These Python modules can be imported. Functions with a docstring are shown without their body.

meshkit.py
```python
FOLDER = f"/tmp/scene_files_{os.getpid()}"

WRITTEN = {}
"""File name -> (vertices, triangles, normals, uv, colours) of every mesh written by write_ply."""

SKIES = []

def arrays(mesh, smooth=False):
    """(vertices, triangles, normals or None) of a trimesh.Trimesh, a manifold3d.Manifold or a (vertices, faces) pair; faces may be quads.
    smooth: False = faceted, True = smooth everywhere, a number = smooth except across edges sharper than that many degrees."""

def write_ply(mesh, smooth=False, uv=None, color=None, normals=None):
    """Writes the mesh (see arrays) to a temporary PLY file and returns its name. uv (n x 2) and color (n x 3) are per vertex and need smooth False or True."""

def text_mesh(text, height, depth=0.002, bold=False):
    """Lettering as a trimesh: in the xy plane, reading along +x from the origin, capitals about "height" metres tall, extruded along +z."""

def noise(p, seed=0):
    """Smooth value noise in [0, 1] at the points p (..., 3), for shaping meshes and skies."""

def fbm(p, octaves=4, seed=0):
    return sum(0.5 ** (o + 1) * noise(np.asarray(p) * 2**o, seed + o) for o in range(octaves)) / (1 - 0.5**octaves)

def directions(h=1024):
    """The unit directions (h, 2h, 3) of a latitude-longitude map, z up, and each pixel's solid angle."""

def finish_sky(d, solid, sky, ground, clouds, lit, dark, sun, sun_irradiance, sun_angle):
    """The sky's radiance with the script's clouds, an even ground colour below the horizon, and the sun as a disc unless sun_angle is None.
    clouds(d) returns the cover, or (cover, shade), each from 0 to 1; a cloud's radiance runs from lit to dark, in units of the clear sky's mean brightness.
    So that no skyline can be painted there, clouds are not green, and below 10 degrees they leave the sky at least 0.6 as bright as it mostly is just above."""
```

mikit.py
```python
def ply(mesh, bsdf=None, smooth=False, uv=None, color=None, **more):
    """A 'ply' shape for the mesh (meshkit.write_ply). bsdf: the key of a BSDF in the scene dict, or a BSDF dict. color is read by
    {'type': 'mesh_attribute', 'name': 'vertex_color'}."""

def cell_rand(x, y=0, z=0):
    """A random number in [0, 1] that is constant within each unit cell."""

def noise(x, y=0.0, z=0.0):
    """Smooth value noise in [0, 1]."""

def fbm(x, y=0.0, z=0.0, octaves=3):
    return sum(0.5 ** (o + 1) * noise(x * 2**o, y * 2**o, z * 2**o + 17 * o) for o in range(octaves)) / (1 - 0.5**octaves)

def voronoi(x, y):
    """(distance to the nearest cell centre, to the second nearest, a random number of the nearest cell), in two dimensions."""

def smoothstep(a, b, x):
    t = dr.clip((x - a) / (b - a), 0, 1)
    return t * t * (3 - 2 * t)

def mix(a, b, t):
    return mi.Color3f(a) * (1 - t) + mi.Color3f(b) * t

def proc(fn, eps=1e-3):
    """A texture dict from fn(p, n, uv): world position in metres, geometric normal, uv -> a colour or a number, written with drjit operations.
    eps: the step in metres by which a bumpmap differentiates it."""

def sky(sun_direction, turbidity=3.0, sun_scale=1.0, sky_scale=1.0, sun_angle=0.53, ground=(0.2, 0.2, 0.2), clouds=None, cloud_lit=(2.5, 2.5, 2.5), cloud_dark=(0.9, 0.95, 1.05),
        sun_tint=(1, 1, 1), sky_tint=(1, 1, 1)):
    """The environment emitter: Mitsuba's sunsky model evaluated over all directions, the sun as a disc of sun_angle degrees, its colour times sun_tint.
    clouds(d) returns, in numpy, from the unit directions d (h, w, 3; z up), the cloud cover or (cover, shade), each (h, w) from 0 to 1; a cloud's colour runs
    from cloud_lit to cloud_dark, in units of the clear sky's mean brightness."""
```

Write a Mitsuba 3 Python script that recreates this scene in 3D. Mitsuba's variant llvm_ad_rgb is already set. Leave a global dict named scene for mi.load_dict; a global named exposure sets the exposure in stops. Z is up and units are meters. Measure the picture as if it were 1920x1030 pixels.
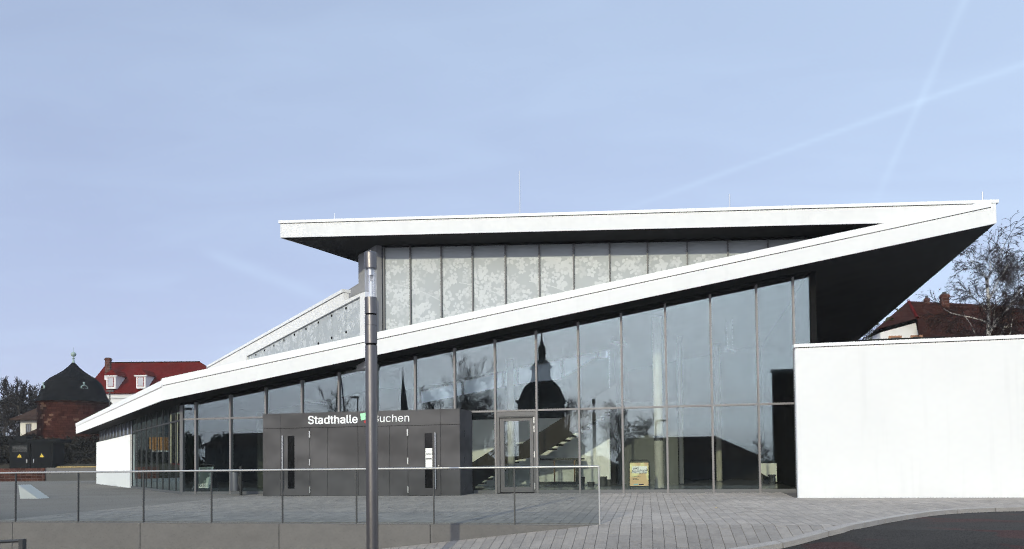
import math, random
import numpy as np, trimesh, shapely
import shapely.geometry as sg
from shapely.ops import unary_union
import drjit as dr
import mitsuba as mi
import mikit, meshkit
from mikit import proc, noise, fbm, voronoi, cell_rand, smoothstep, mix

T = mi.ScalarTransform4f
scene, labels = {}, {}
# ------------------------------------------------------------------ camera, sky, exposure
CAM = np.array([16.837, -24.93, 0.918])
FWD = np.array([-0.21575, 0.97601, 0.02912])
UP = np.array([0.01782, -0.02589, 0.99951])
FWD /= np.linalg.norm(FWD)
scene['camera'] = {'type': 'perspective', 'fov': 65.30, 'fov_axis': 'x', 'near_clip': 0.1, 'far_clip': 4000.0,
                   'principal_point_offset_y': -0.3016,
                   'to_world': T().look_at(origin=CAM.tolist(), target=(CAM + FWD * 10).tolist(), up=UP.tolist())}
SUN_EL, SUN_AZ = math.radians(19.4), math.radians(6.8)
SUN = [-math.sin(SUN_AZ) * math.cos(SUN_EL), -math.cos(SUN_AZ) * math.cos(SUN_EL), math.sin(SUN_EL)]


def contrail(d, a, b, width, lo, hi, seed):
    a, b = np.array(a, float), np.array(b, float)
    a /= np.linalg.norm(a); b /= np.linalg.norm(b)
    n = np.cross(a, b); n /= np.linalg.norm(n)
    e1 = a; e2 = np.cross(n, a)
    t = np.arctan2(d @ e2, d @ e1) / math.acos(np.clip(a @ b, -1, 1))
    wob = 0.35 * width * (meshkit.fbm(d * 14, 3, seed) - 0.5)
    off = d @ n + wob
    w = width * (0.7 + 0.9 * meshkit.noise(d * 22, seed + 3))
    core = np.exp(-(off / w) ** 2)
    along = np.clip((t - lo) / 0.15, 0, 1) * np.clip((hi - t) / 0.3, 0, 1)
    return core * along * (0.55 + 0.6 * meshkit.fbm(d * 30, 3, seed + 5))


def clouds(d):
    q = d / np.maximum(d[..., 2:3] + 0.12, 0.12)
    q = np.stack([q[..., 0] * 0.9 + 0.5 * q[..., 1], q[..., 1] * 2.3 - 0.5 * q[..., 0], q[..., 2] * 0], -1)
    warp = meshkit.fbm(q * 1.3 + 7, 3, 3)[..., None]
    f = meshkit.fbm(q * 1.1 + warp * 1.6, 6, 11)
    g = meshkit.fbm(q * 3.5 + warp * 2.5, 5, 23)
    c = 0.45 + 0.13 * np.clip((f - 0.42) * 2.2, 0, 1) * (0.55 + 0.9 * g)
    c = c + 0.10 * np.clip(1 - d[..., 2] / 0.35, 0, 1) + 0.20 * np.clip(d[..., 0] + 0.62, 0, 1)
    c = c + 0.085 * contrail(d, (0.273, 0.85, 0.45), (0.207, 0.935, 0.287), 0.0034, -0.6, 1.1, 31)
    c = c + 0.10 * contrail(d, (0.327, 0.863, 0.385), (-0.064, 0.951, 0.302), 0.0021, -0.6, 1.1, 47)
    c = c + 0.10 * contrail(d, (-0.56, 0.79, 0.255), (-0.40, 0.90, 0.192), 0.006, 0.1, 1.0, 57)
    glow = np.clip(d @ (np.array(SUN) / np.linalg.norm(SUN)), 0, 1) ** 7      # haze scatters forward: brighter towards the sun
    return np.clip(c, 0, 0.95), np.clip(1.0 - glow, 0, 1)


scene['sky'] = mikit.sky(SUN, turbidity=3, clouds=clouds, cloud_lit=(16.0, 18.0, 19.6), cloud_dark=(3.05, 3.95, 5.0), sky_tint=(1.6, 1.0, 1.5), sun_tint=(0.655, 0.85, 1.12), sun_scale=0.83, ground=(0.01, 0.01, 0.01))
exposure = 1.42
HAZE = 0.00045


# ------------------------------------------------------------------ helpers
def rgb(*c): return {'type': 'rgb', 'value': list(map(float, c if len(c) > 1 else c * 3))}


MATT = {'soffit_grey', 'soffit_black', 'black_gap', 'sandstone', 'brick_wall', 'slate', 'tile_red', 'tile_brown', 'tile_dark', 'house_dark', 'cabinet', 'bank', 'earth', 'bark', 'twig',
        'twig_birch', 'inner_dark', 'inner_olive', 'stair_brown', 'asphalt', 'concrete', 'terrace', 'joint', 'print_back', 'print_white', 'print_mid', 'paver_0', 'paver_1', 'paver_2', 'paver_3', 'box_panel'}


def mat(key, color, rough=0.6, **k):
    scene[key] = {'type': 'twosided', 'bsdf': {'type': 'principled', 'base_color': color if isinstance(color, dict) else rgb(*color), 'roughness': rough, **({'specular': 0.08} if key in MATT else {}), **k}}


def num(key):
    if key not in scene and key not in taken:
        taken.add(key); return key
    i = 1
    while f'{key}_{i:03d}' in scene or f'{key}_{i:03d}' in taken:
        i += 1
    taken.add(f'{key}_{i:03d}')
    return f'{key}_{i:03d}'


taken = set()


def thing(name, label=None, cat=None, group=None, kind=None):
    k = num(name)
    labels[k] = {a: b for a, b in (('label', label), ('category', cat), ('group', group), ('kind', kind)) if b}
    return k


def part(parent, name, mesh, m, smooth=False, label=None, kind=None, **more):
    k = num(f'{parent}__{name}')
    scene[k] = mikit.ply(mesh, m, smooth=smooth, **more)
    if label or kind:
        labels[k] = {a: b for a, b in (('label', label), ('kind', kind)) if b}
    return k


def single(name, mesh, m, label=None, cat=None, group=None, kind=None, smooth=False):
    k = thing(name, label, cat, group, kind)
    scene[k] = mikit.ply(mesh, m, smooth=smooth)
    return k


def cat(*ms):
    ms = [m for g in ms for m in (g if isinstance(g, (list, tuple)) else [g])]
    return trimesh.util.concatenate(ms)


def box(x0, x1, y0, y1, z0, z1, b=0.0):
    if b:
        import manifold3d as m3
        o = [m3.Manifold.cube([x1 - x0 - 2 * b * (a != 0), y1 - y0 - 2 * b * (a != 1), z1 - z0 - 2 * b * (a != 2)]).translate(
            [x0 + b * (a != 0), y0 + b * (a != 1), z0 + b * (a != 2)]) for a in range(3)]
        h = m3.Manifold.batch_hull(o).to_mesh()
        return trimesh.Trimesh(h.vert_properties[:, :3], h.tri_verts, process=False)
    m = trimesh.creation.box([x1 - x0, y1 - y0, z1 - z0])
    m.apply_translation([(x0 + x1) / 2, (y0 + y1) / 2, (z0 + z1) / 2])
    return m


def poly_xz(pts, y0, y1, holes=None):
    """Polygon in (x, z), extruded from y0 to y1."""
    p = pts if isinstance(pts, sg.base.BaseGeometry) else sg.Polygon(pts, holes)
    ms = []
    for g in getattr(p, 'geoms', [p]):
        if g.is_empty or g.area < 1e-6: continue
        m = trimesh.creation.extrude_polygon(g, y1 - y0, engine='earcut')
        v = np.array(m.vertices)
        ms.append(trimesh.Trimesh(np.stack([v[:, 0], y1 - v[:, 2], v[:, 1]], 1), m.faces, process=False))
    return cat(ms)


def slab(poly, zb, zt):
    """Plan polygon between two height functions."""
    p = sg.Polygon(poly)
    m = trimesh.creation.extrude_polygon(p, 1.0, engine='earcut')
    v = np.array(m.vertices)
    lo = np.array([zb(x, y) for x, y in v[:, :2]]); hi = np.array([zt(x, y) for x, y in v[:, :2]])
    v[:, 2] = np.where(v[:, 2] > 0.5, hi, lo)
    return trimesh.Trimesh(v, m.faces, process=False)


def place(mesh, origin, dx):
    """Local (x, y, z) -> world: local x along dx (plan), local y = dx turned left."""
    dx = np.array(dx, float) / np.linalg.norm(dx)
    v = np.array(mesh.vertices)
    o = np.array(origin, float)
    w = np.stack([o[0] + v[:, 0] * dx[0] - v[:, 1] * dx[1], o[1] + v[:, 0] * dx[1] + v[:, 1] * dx[0], o[2] + v[:, 2]], 1)
    return trimesh.Trimesh(w, mesh.faces, process=False)


def tubes(segs, sides=5):
    """segs: rows p0(3) p1(3) r0 r1 -> one mesh of open tapered prisms."""
    s = np.asarray(segs, float)
    p0, p1, r0, r1 = s[:, :3], s[:, 3:6], s[:, 6], s[:, 7]
    d = p1 - p0
    d /= np.linalg.norm(d, axis=1, keepdims=True) + 1e-9
    a = np.cross(d, np.where(np.abs(d[:, 2:]) < 0.9, [0, 0, 1.0], [1.0, 0, 0]))
    a /= np.linalg.norm(a, axis=1, keepdims=True) + 1e-9
    b = np.cross(d, a)
    th = np.arange(sides) * 2 * np.pi / sides
    c, q = np.cos(th)[None, :, None], np.sin(th)[None, :, None]
    ring = c * a[:, None] + q * b[:, None]
    v = np.concatenate([p0[:, None] + ring * r0[:, None, None], p1[:, None] + ring * r1[:, None, None]], 1)
    n = len(s)
    i = np.arange(sides); j = (i + 1) % sides
    f = np.concatenate([np.stack([i, j, j + sides], 1), np.stack([i, j + sides, i + sides], 1)])
    f = (np.arange(n)[:, None, None] * 2 * sides + f[None]).reshape(-1, 3)
    return trimesh.Trimesh(v.reshape(-1, 3), f, process=False)


def path_tube(pts, r, sides=8, cap=True):
    pts = [np.array(p, float) for p in pts]
    ms = [tubes([[*a, *b, r, r]], sides) for a, b in zip(pts, pts[1:])]
    if cap:
        for p in pts:
            s = trimesh.creation.icosphere(1, r * 1.0); s.apply_translation(p); ms.append(s)
    return cat(ms)


def cyl(x, y, z0, z1, r, n=24, r1=None):
    prof = [[0, z0], [r, z0], [r if r1 is None else r1, z1], [0, z1]]
    m = trimesh.creation.revolve(prof, sections=n)
    m.apply_translation([x, y, 0])
    return m


def lathe(prof, x, y, z=0, n=24):
    m = trimesh.creation.revolve(prof, sections=n)
    m.apply_translation([x, y, z])
    return m


# ------------------------------------------------------------------ materials
def c3(v): return mi.Color3f(v)


def tone(base, var, s, oct=4, p2=None):
    base = np.array(base, float)
    def fn(p, n, uv):
        a = fbm(p.x * s, p.y * s, p.z * s, octaves=oct)
        return mi.Color3f(*[float(x) for x in base]) * (1 + var * 2 * (a - 0.5))
    return proc(fn)


def plaster_fn(p, n, uv):
    a = fbm(p.x * 0.7, p.y * 0.7, p.z * 0.5)
    g = noise(p.x * 9, p.y * 9, p.z * 9)
    st = fbm(p.x * 6.0, p.y * 6.0, p.z * 0.35)
    return mi.Color3f(0.79, 0.785, 0.78) * (0.965 + 0.05 * a + 0.022 * (g - 0.5) - 0.03 * smoothstep(0.45, 0.0, p.z + 0.3 * a) - 0.035 * smoothstep(0.55, 0.8, st))


mat('white_render', proc(plaster_fn), 0.85)
mat('white_metal', tone((0.84, 0.84, 0.84), 0.03, 1.5), 0.45)
mat('grey_deck_and_shade', tone((0.30, 0.30, 0.31), 0.06, 1.2), 0.8)  # roof decks, and the shade painted on the wall under the high roof
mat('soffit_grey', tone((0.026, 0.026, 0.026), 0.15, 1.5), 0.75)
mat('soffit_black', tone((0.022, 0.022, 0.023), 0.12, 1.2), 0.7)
mat('black_gap', (0.01,), 0.9)
mat('aluminium', tone((0.215, 0.20, 0.20), 0.06, 3), 0.5, metallic=0.1)
mat('door_metal', tone((0.12, 0.115, 0.118), 0.06, 3), 0.5)
mat('dark_metal', (0.045, 0.045, 0.047), 0.5)
mat('frame_dark', tone((0.13, 0.13, 0.135), 0.06, 3), 0.5)
mat('steel', (0.72, 0.71, 0.70), 0.28, metallic=0.85)
mat('rail_steel', (0.50, 0.49, 0.48), 0.4, metallic=0.6)
mat('box_panel', proc(lambda p, n, uv: mi.Color3f(0.100, 0.095, 0.096) * (0.78 + 0.46 * smoothstep(0.30, 0.70, fbm(p.x * 0.9, p.y * 0.9, p.z * 1.3)) + 0.10 * (fbm(p.x * 6, p.y * 6, p.z * 4) - 0.5)
                                                                       + 0.08 * (cell_rand(dr.floor(p.x / 1.03), 3, 0) - 0.5))), 0.6)
mat('print_back', tone((0.46, 0.49, 0.505), 0.06, 0.9), 0.35)
mat('print_white', tone((0.61, 0.635, 0.65), 0.05, 3), 0.3)
mat('print_mid', tone((0.535, 0.56, 0.575), 0.05, 3), 0.3)
mat('letter_white', (0.86,), 0.5)
mat('logo_green', (0.40, 0.84, 0.50), 0.5)
mat('logo_red', (0.55, 0.02, 0.03), 0.5)
GL = 1.85
scene['facade_glass'] = {'type': 'thindielectric', 'int_ior': GL, 'specular_transmittance': rgb(0.95, 0.99, 0.95), 'specular_reflectance': rgb(0.80, 0.96, 0.98)}
scene['rail_glass'] = {'type': 'thindielectric', 'int_ior': 1.3, 'specular_transmittance': rgb(0.70, 0.735, 0.74)}
scene['lamp_glass'] = {'type': 'thindielectric', 'int_ior': 1.45, 'specular_transmittance': rgb(0.97, 0.97, 0.99)}
scene['frosted'] = {'type': 'principledthin', 'base_color': rgb(0.93, 0.94, 0.90), 'roughness': 0.4, 'diff_trans': 1.9}
scene['far_pane'] = {'type': 'twosided', 'bsdf': {'type': 'principled', 'base_color': rgb(0.10, 0.11, 0.13), 'roughness': 0.08, 'specular': 0.8}}
mat('slot_glass', (0.006,), 0.12)
mat('pane_pale', (0.42, 0.42, 0.45), 0.2)


def concrete_fn(p, n, uv):
    a = fbm(p.x * 1.5, p.y * 1.5, p.z * 2.2, octaves=4)
    b = fbm(p.x * 9, p.y * 9, p.z * 9)
    g = noise(p.x * 30, p.y * 30, p.z * 30)
    pit = smoothstep(0.80, 0.86, noise(p.x * 38, p.y * 38, p.z * 38))
    pan = cell_rand(dr.floor((p.x - 0.23) / 3.01), 5, 1) - 0.5
    return mi.Color3f(0.160, 0.151, 0.144) * (0.80 + 0.26 * a + 0.13 * b + 0.10 * (g - 0.5) - 0.10 * pit + 0.10 * pan)


mat('concrete', proc(concrete_fn), 0.85)
for i, c in enumerate([(0.268, 0.244, 0.225), (0.250, 0.228, 0.211), (0.280, 0.255, 0.234), (0.240, 0.220, 0.205)]):
    def pv(p, n, uv, c=c, i=i):
        g = noise(p.x * 30, p.y * 30, p.z * 20)
        a = fbm(p.x * 0.55, p.y * 0.8, 3.0)
        b = fbm(p.x * 5, p.y * 5, i * 9.0)
        st = smoothstep(0.70, 0.82, noise(p.x * 11, p.y * 11, 2.0 + i))
        return mi.Color3f(*c) * (0.80 + 0.24 * a + 0.16 * b + 0.14 * (g - 0.5) - 0.10 * st)
    mat(f'paver_{i}', proc(pv), 0.9)
mat('joint', tone((0.10, 0.095, 0.095), 0.2, 8), 0.95)


def terrace_fn(p, n, uv):
    g = noise(p.x * 60, p.y * 60, 0)
    a = fbm(p.x * 0.5, p.y * 0.7, 3.0)
    ux = (p.x + 0.05 * p.y) / 0.182
    j = dr.abs(ux - dr.floor(ux) - 0.5)
    ln = smoothstep(0.46, 0.49, j)
    return mi.Color3f(0.205, 0.188, 0.174) * (0.80 + 0.30 * a + 0.15 * (g - 0.5)) * (1 - 0.35 * ln)


mat('terrace', proc(terrace_fn), 0.9)


def asphalt_fn(p, n, uv):
    g = noise(p.x * 75, p.y * 75, 0)
    a = fbm(p.x * 0.7, p.y * 1.6, 0.0, octaves=4)
    r = smoothstep(0.54, 0.66, fbm(p.x * 1.1 + 4, p.y * 2.6, 7.0, octaves=4))
    return mix((0.048, 0.045, 0.044), (0.064, 0.041, 0.040), r) * (0.70 + 0.35 * a + 0.55 * (g - 0.5))


mat('asphalt', proc(asphalt_fn), 0.9)
mat('kerb_granite', proc(lambda p, n, uv: mi.Color3f(0.31, 0.288, 0.272) * (0.78 + 0.3 * fbm(p.x * 5, p.y * 5, p.z * 5) + 0.25 * (noise(p.x * 90, p.y * 90, p.z * 90) - 0.5))), 0.85)
mat('earth', tone((0.040, 0.036, 0.028), 0.4, 0.7), 0.95)
mat('bank', tone((0.022, 0.020, 0.016), 0.5, 1.2), 0.95)
mat('lamp_metal', proc(lambda p, n, uv: mi.Color3f(0.20, 0.185, 0.185) * (0.8 + 0.2 * fbm(p.x * 20, p.y * 20, p.z * 3) + 0.10 * (noise(p.x * 60, p.y * 60, p.z * 60) - 0.5))), 0.36, metallic=0.85)
# brick-coursed red sandstone: courses with random block lengths, recessed joints by bump


def course(u, z, h, l):
    r = dr.floor(z / h)
    uu = u / l + cell_rand(r, 1, 2) * 7.0
    k = dr.floor(uu)
    return r, k, dr.minimum(z / h - r, r + 1 - z / h) * h, dr.minimum(uu - k, k + 1 - uu) * l


def sandstone_fn(cx, cy, R):
    def fn(p, n, uv):
        u = dr.atan2(p.y - cy, p.x - cx) * R
        r, k, dz, du = course(u, p.z, 0.21, 0.46)
        j = 1 - smoothstep(0.0, 0.03, dr.minimum(dz, du))
        t = cell_rand(r, k, 4)
        pale = smoothstep(0.93, 0.97, cell_rand(r, k, 9))
        col = mix((0.036, 0.008, 0.005), (0.066, 0.018, 0.011), t)
        col = mix(col, (0.22, 0.12, 0.08), pale * 0.7)
        return col * (0.65 + 0.5 * fbm(p.x * 1.2, p.y * 1.2, p.z * 1.2) + 0.35 * (noise(p.x * 14, p.y * 14, p.z * 14) - 0.5)) * (1 - 0.4 * j)
    return fn


def brick_fn(p, n, uv):
    r, k, dz, du = course(p.x + p.y, p.z, 0.2, 0.5)
    j = 1 - smoothstep(0.0, 0.025, dr.minimum(dz, du))
    t = cell_rand(r, k, 4)
    return mix(mix((0.045, 0.014, 0.010), (0.13, 0.045, 0.030), t), (0.19, 0.15, 0.13), j * 0.8) * (0.7 + 0.6 * fbm(p.x * 2, p.y * 2, p.z * 2))


mat('brick_wall', proc(brick_fn), 0.9)
mat('slate', proc(lambda p, n, uv: mi.Color3f(0.0045, 0.005, 0.006) * (0.7 + 0.6 * fbm(p.x * 1.2, p.y * 1.2, p.z * 2.0) + 0.35 * (cell_rand(dr.floor((p.x - p.y) / 0.3 + 0.5 * dr.floor(p.z / 0.22)), dr.floor(p.z / 0.22), 2) - 0.5))), 0.8)


def tile_fn(c1, c2):
    def fn(p, n, uv):
        r = dr.floor(p.z / 0.16)
        k = dr.floor((p.x + 0.3 * p.y) / 0.24 + 0.5 * r)
        rowj = smoothstep(0.0, 0.35, p.z / 0.16 - r)
        return mix(c1, c2, cell_rand(r, k, 3)) * (0.72 + 0.28 * rowj) * (0.8 + 0.4 * fbm(p.x * 0.7, p.y * 0.7, p.z * 0.9))
    return fn


mat('tile_red', proc(tile_fn((0.095, 0.003, 0.001), (0.12, 0.005, 0.002))), 0.8)
mat('tile_brown', proc(tile_fn((0.024, 0.005, 0.002), (0.042, 0.010, 0.004))), 0.8)
mat('tile_dark', proc(tile_fn((0.035, 0.020, 0.015), (0.055, 0.030, 0.022))), 0.8)
mat('cream', tone((0.72, 0.68, 0.58), 0.06, 0.6), 0.85)
mat('cream_yellow', tone((0.62, 0.50, 0.30), 0.08, 0.6), 0.85)
mat('house_white', tone((0.76, 0.75, 0.74), 0.05, 0.8), 0.85)
mat('house_dark', tone((0.10, 0.095, 0.09), 0.15, 0.8), 0.85)
mat('orange_blind', tone((0.42, 0.17, 0.035), 0.2, 2.0), 0.7)
mat('red_trim', (0.28, 0.02, 0.02), 0.6)
mat('window_wood', (0.35, 0.17, 0.09), 0.6)
mat('bark', tone((0.060, 0.050, 0.042), 0.35, 3), 0.95)
mat('twig', (0.018, 0.014, 0.013), 0.95)
mat('twig_birch', (0.020, 0.012, 0.011), 0.95)


def birch_fn(p, n, uv):
    a = smoothstep(0.52, 0.64, fbm(p.x * 3, p.y * 3, p.z * 5))
    return mix((0.58, 0.55, 0.51), (0.05, 0.045, 0.04), a)


mat('birch_bark', proc(birch_fn), 0.85)
scene['leaf_brown'] = {'type': 'twosided', 'bsdf': {'type': 'diffuse', 'reflectance': rgb(0.055, 0.030, 0.018)}}
scene['leaf_green'] = {'type': 'twosided', 'bsdf': {'type': 'diffuse', 'reflectance': rgb(0.055, 0.062, 0.030)}}
scene['leaf_evergreen'] = {'type': 'twosided', 'bsdf': {'type': 'diffuse', 'reflectance': rgb(0.030, 0.055, 0.028)}}
mat('copper_green', (0.30, 0.38, 0.35), 0.6)
mat('floor_stone', tone((0.060, 0.060, 0.058), 0.2, 2), 0.16, specular=0.6)
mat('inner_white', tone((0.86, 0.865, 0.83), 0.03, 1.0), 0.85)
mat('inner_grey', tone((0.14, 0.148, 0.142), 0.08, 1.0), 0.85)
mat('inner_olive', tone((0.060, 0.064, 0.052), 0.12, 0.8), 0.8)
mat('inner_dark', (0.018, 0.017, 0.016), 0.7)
mat('stair_brown', tone((0.045, 0.038, 0.032), 0.15, 2), 0.6)
mat('column_concrete', proc(lambda p, n, uv: mi.Color3f(0.44, 0.43, 0.37) * (0.75 + 0.3 * fbm(p.x * 4, p.y * 4, p.z * 2.5) + 0.2 * (noise(p.x * 40, p.y * 40, p.z * 40) - 0.5))), 0.8)
mat('wood_trim', (0.16, 0.085, 0.035), 0.5)
mat('poster_cream', proc(lambda p, n, uv: mix((0.78, 0.72, 0.36), (0.62, 0.43, 0.22), smoothstep(0.46, 0.62, fbm(p.x * 2.6 + 3, p.z * 2.6, 1.0) + 0.32 * dr.abs((p.z - 0.5) * 1.5) - 0.05))), 0.6)
mat('poster_white', (0.85, 0.85, 0.80), 0.6)
mat('ink', (0.012, 0.012, 0.03), 0.7)
mat('ink_blue', (0.25, 0.45, 0.50), 0.7)
mat('poster_dark', proc(lambda p, n, uv: mix((0.03, 0.05, 0.05), (0.42, 0.50, 0.45), smoothstep(0.50, 0.72, fbm(p.x * 7, p.z * 5, 2.0) + 0.25 * (p.x + 0.1)))), 0.5)
mat('black_plastic', (0.02,), 0.5)
mat('bin_metal', (0.20, 0.20, 0.21), 0.32, metallic=0.6)
mat('cloth_white', (0.80, 0.80, 0.74), 0.9)
mat('planter', (0.05, 0.05, 0.05), 0.6)
mat('sign_yellow', (0.75, 0.50, 0.04), 0.5)
mat('cabinet', tone((0.008, 0.009, 0.010), 0.12, 0.8), 0.85)
mat('ochre', tone((0.42, 0.30, 0.12), 0.4, 4), 0.9)
mat('wedge_pale', (0.55, 0.56, 0.55), 0.7)

# ------------------------------------------------------------------ ground
def G(x, y):
    x, y = np.asarray(x, float), np.asarray(y, float)
    terr = -0.03 + 0.01136 * np.clip(y, -11, 0)
    zw = -0.155 - 0.115 * np.maximum(0, 15.3 - x)
    low = np.maximum(zw + 0.2 * (y + 11), -0.95)
    return np.where(y >= -11, terr, low)


def sheet(xs, ys, zf):
    X, Y = np.meshgrid(xs, ys, indexing='ij')
    v = np.stack([X, Y, zf(X, Y)], -1).reshape(-1, 3)
    n, m = len(xs), len(ys)
    i, j = np.meshgrid(np.arange(n - 1), np.arange(m - 1), indexing='ij')
    a = (i * m + j).ravel()
    f = np.vstack([np.stack([a, a + m, a + m + 1], 1), np.stack([a, a + m + 1, a + 1], 1)])
    return trimesh.Trimesh(v, f, process=False)


def ramp(t, a, b): return np.clip((t - a) / (b - a), 0, 1)


def ground_z(x, y):
    z = G(x, y) - 0.35
    t = (x - CAM[0]) * FWD[0] + (y - CAM[1]) * FWD[1]
    rear = ramp(-x, 12, 17) * ramp(y, 6, 10)
    z = z + rear * (ramp(t, 62.5, 63.2) * 1.3 + ramp(t, 63.2, 74) * 2.1 + ramp(t, 74, 110) * 2.5)
    d = np.hypot(x - 10, y)
    return z - 0.9 * ramp(-y, 14, 18) * 0.5 - ramp(d, 150, 400) * 2


gx = np.concatenate([[-1500, -600, -250, -140], np.arange(-100, 60, 1.0), [70, 100, 160, 300, 700, 1500]])
gy = np.concatenate([[-1500, -600, -250, -150], np.arange(-110, -30, 5.0), np.arange(-30, 95, 0.7), [100, 120, 160, 300, 700, 1500]])
single('ground', sheet(gx, gy, ground_z), 'earth', 'brown earth and scrub surrounding the town square', 'ground', kind='structure', smooth=True)

kerb = np.array([(-30, -15.8), (8, -15.6), (13, -15.0), (15.8, -13.6), (17.67, -12.32), (18.16, -12.06), (18.5, -11.80), (18.96, -11.38), (19.43, -11.02), (20.07, -9.93),
                 (20.75, -8.90), (21.47, -7.93), (22.12, -7.34), (22.83, -6.95), (23.5, -6.70), (25.0, -6.35), (28, -6.0), (45, -5.5)])


def smooth_line(p, k=3):
    for _ in range(k):
        q = np.empty((2 * len(p) - 2, 2))
        q[0::2] = p[:-1] * 0.75 + p[1:] * 0.25
        q[1::2] = p[:-1] * 0.25 + p[1:] * 0.75
        p = np.vstack([p[:1], q, p[-1:]])
    return p


kline = sg.LineString(smooth_line(kerb))
pave_zone = sg.Polygon(list(kline.coords) + [(45, 0), (-30, 0)])


def drape(poly, zf, step=0.5):
    """A plan polygon cut into cells and laid on the height function."""
    x0, y0, x1, y1 = poly.bounds
    ms = []
    xs = np.arange(math.floor(x0), x1 + step, step); ys = np.arange(math.floor(y0), y1 + step, step)
    prep = shapely.prepared.prep(poly)
    full, cut = [], []
    for a in xs:
        for b in ys:
            c = sg.box(a, b, a + step, b + step)
            if prep.contains(c): full.append((a, b))
            elif prep.intersects(c): cut.append(c.intersection(poly))
    v, f = [], []
    for a, b in full:
        k = len(v); v += [(a, b), (a + step, b), (a + step, b + step), (a, b + step)]; f += [(k, k + 1, k + 2), (k, k + 2, k + 3)]
    for c in cut:
        for g in getattr(c, 'geoms', [c]):
            if g.geom_type != 'Polygon' or g.area < 1e-6: continue
            vv, ff = trimesh.creation.triangulate_polygon(g, engine='earcut')
            k = len(v); v += [tuple(q) for q in vv]; f += [tuple(np.array(q) + k) for q in ff]
    v = np.array(v)
    return trimesh.Trimesh(np.c_[v, zf(v[:, 0], v[:, 1])], np.array(f), process=False)


road_poly = sg.Polygon(list(kline.coords) + [(45, -60), (-30, -60)])
def road_z(x, y): return np.maximum(G(x, np.minimum(y, -11)), -0.95) * ramp(-y, 10, 12) + (G(x, y)) * (1 - ramp(-y, 10, 12)) - 0.07
single('road', drape(road_poly, lambda x, y: road_z(x, y), 1.0), 'asphalt', 'dark patched asphalt road curving past the pavement', 'road', kind='structure', smooth=True)

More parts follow.
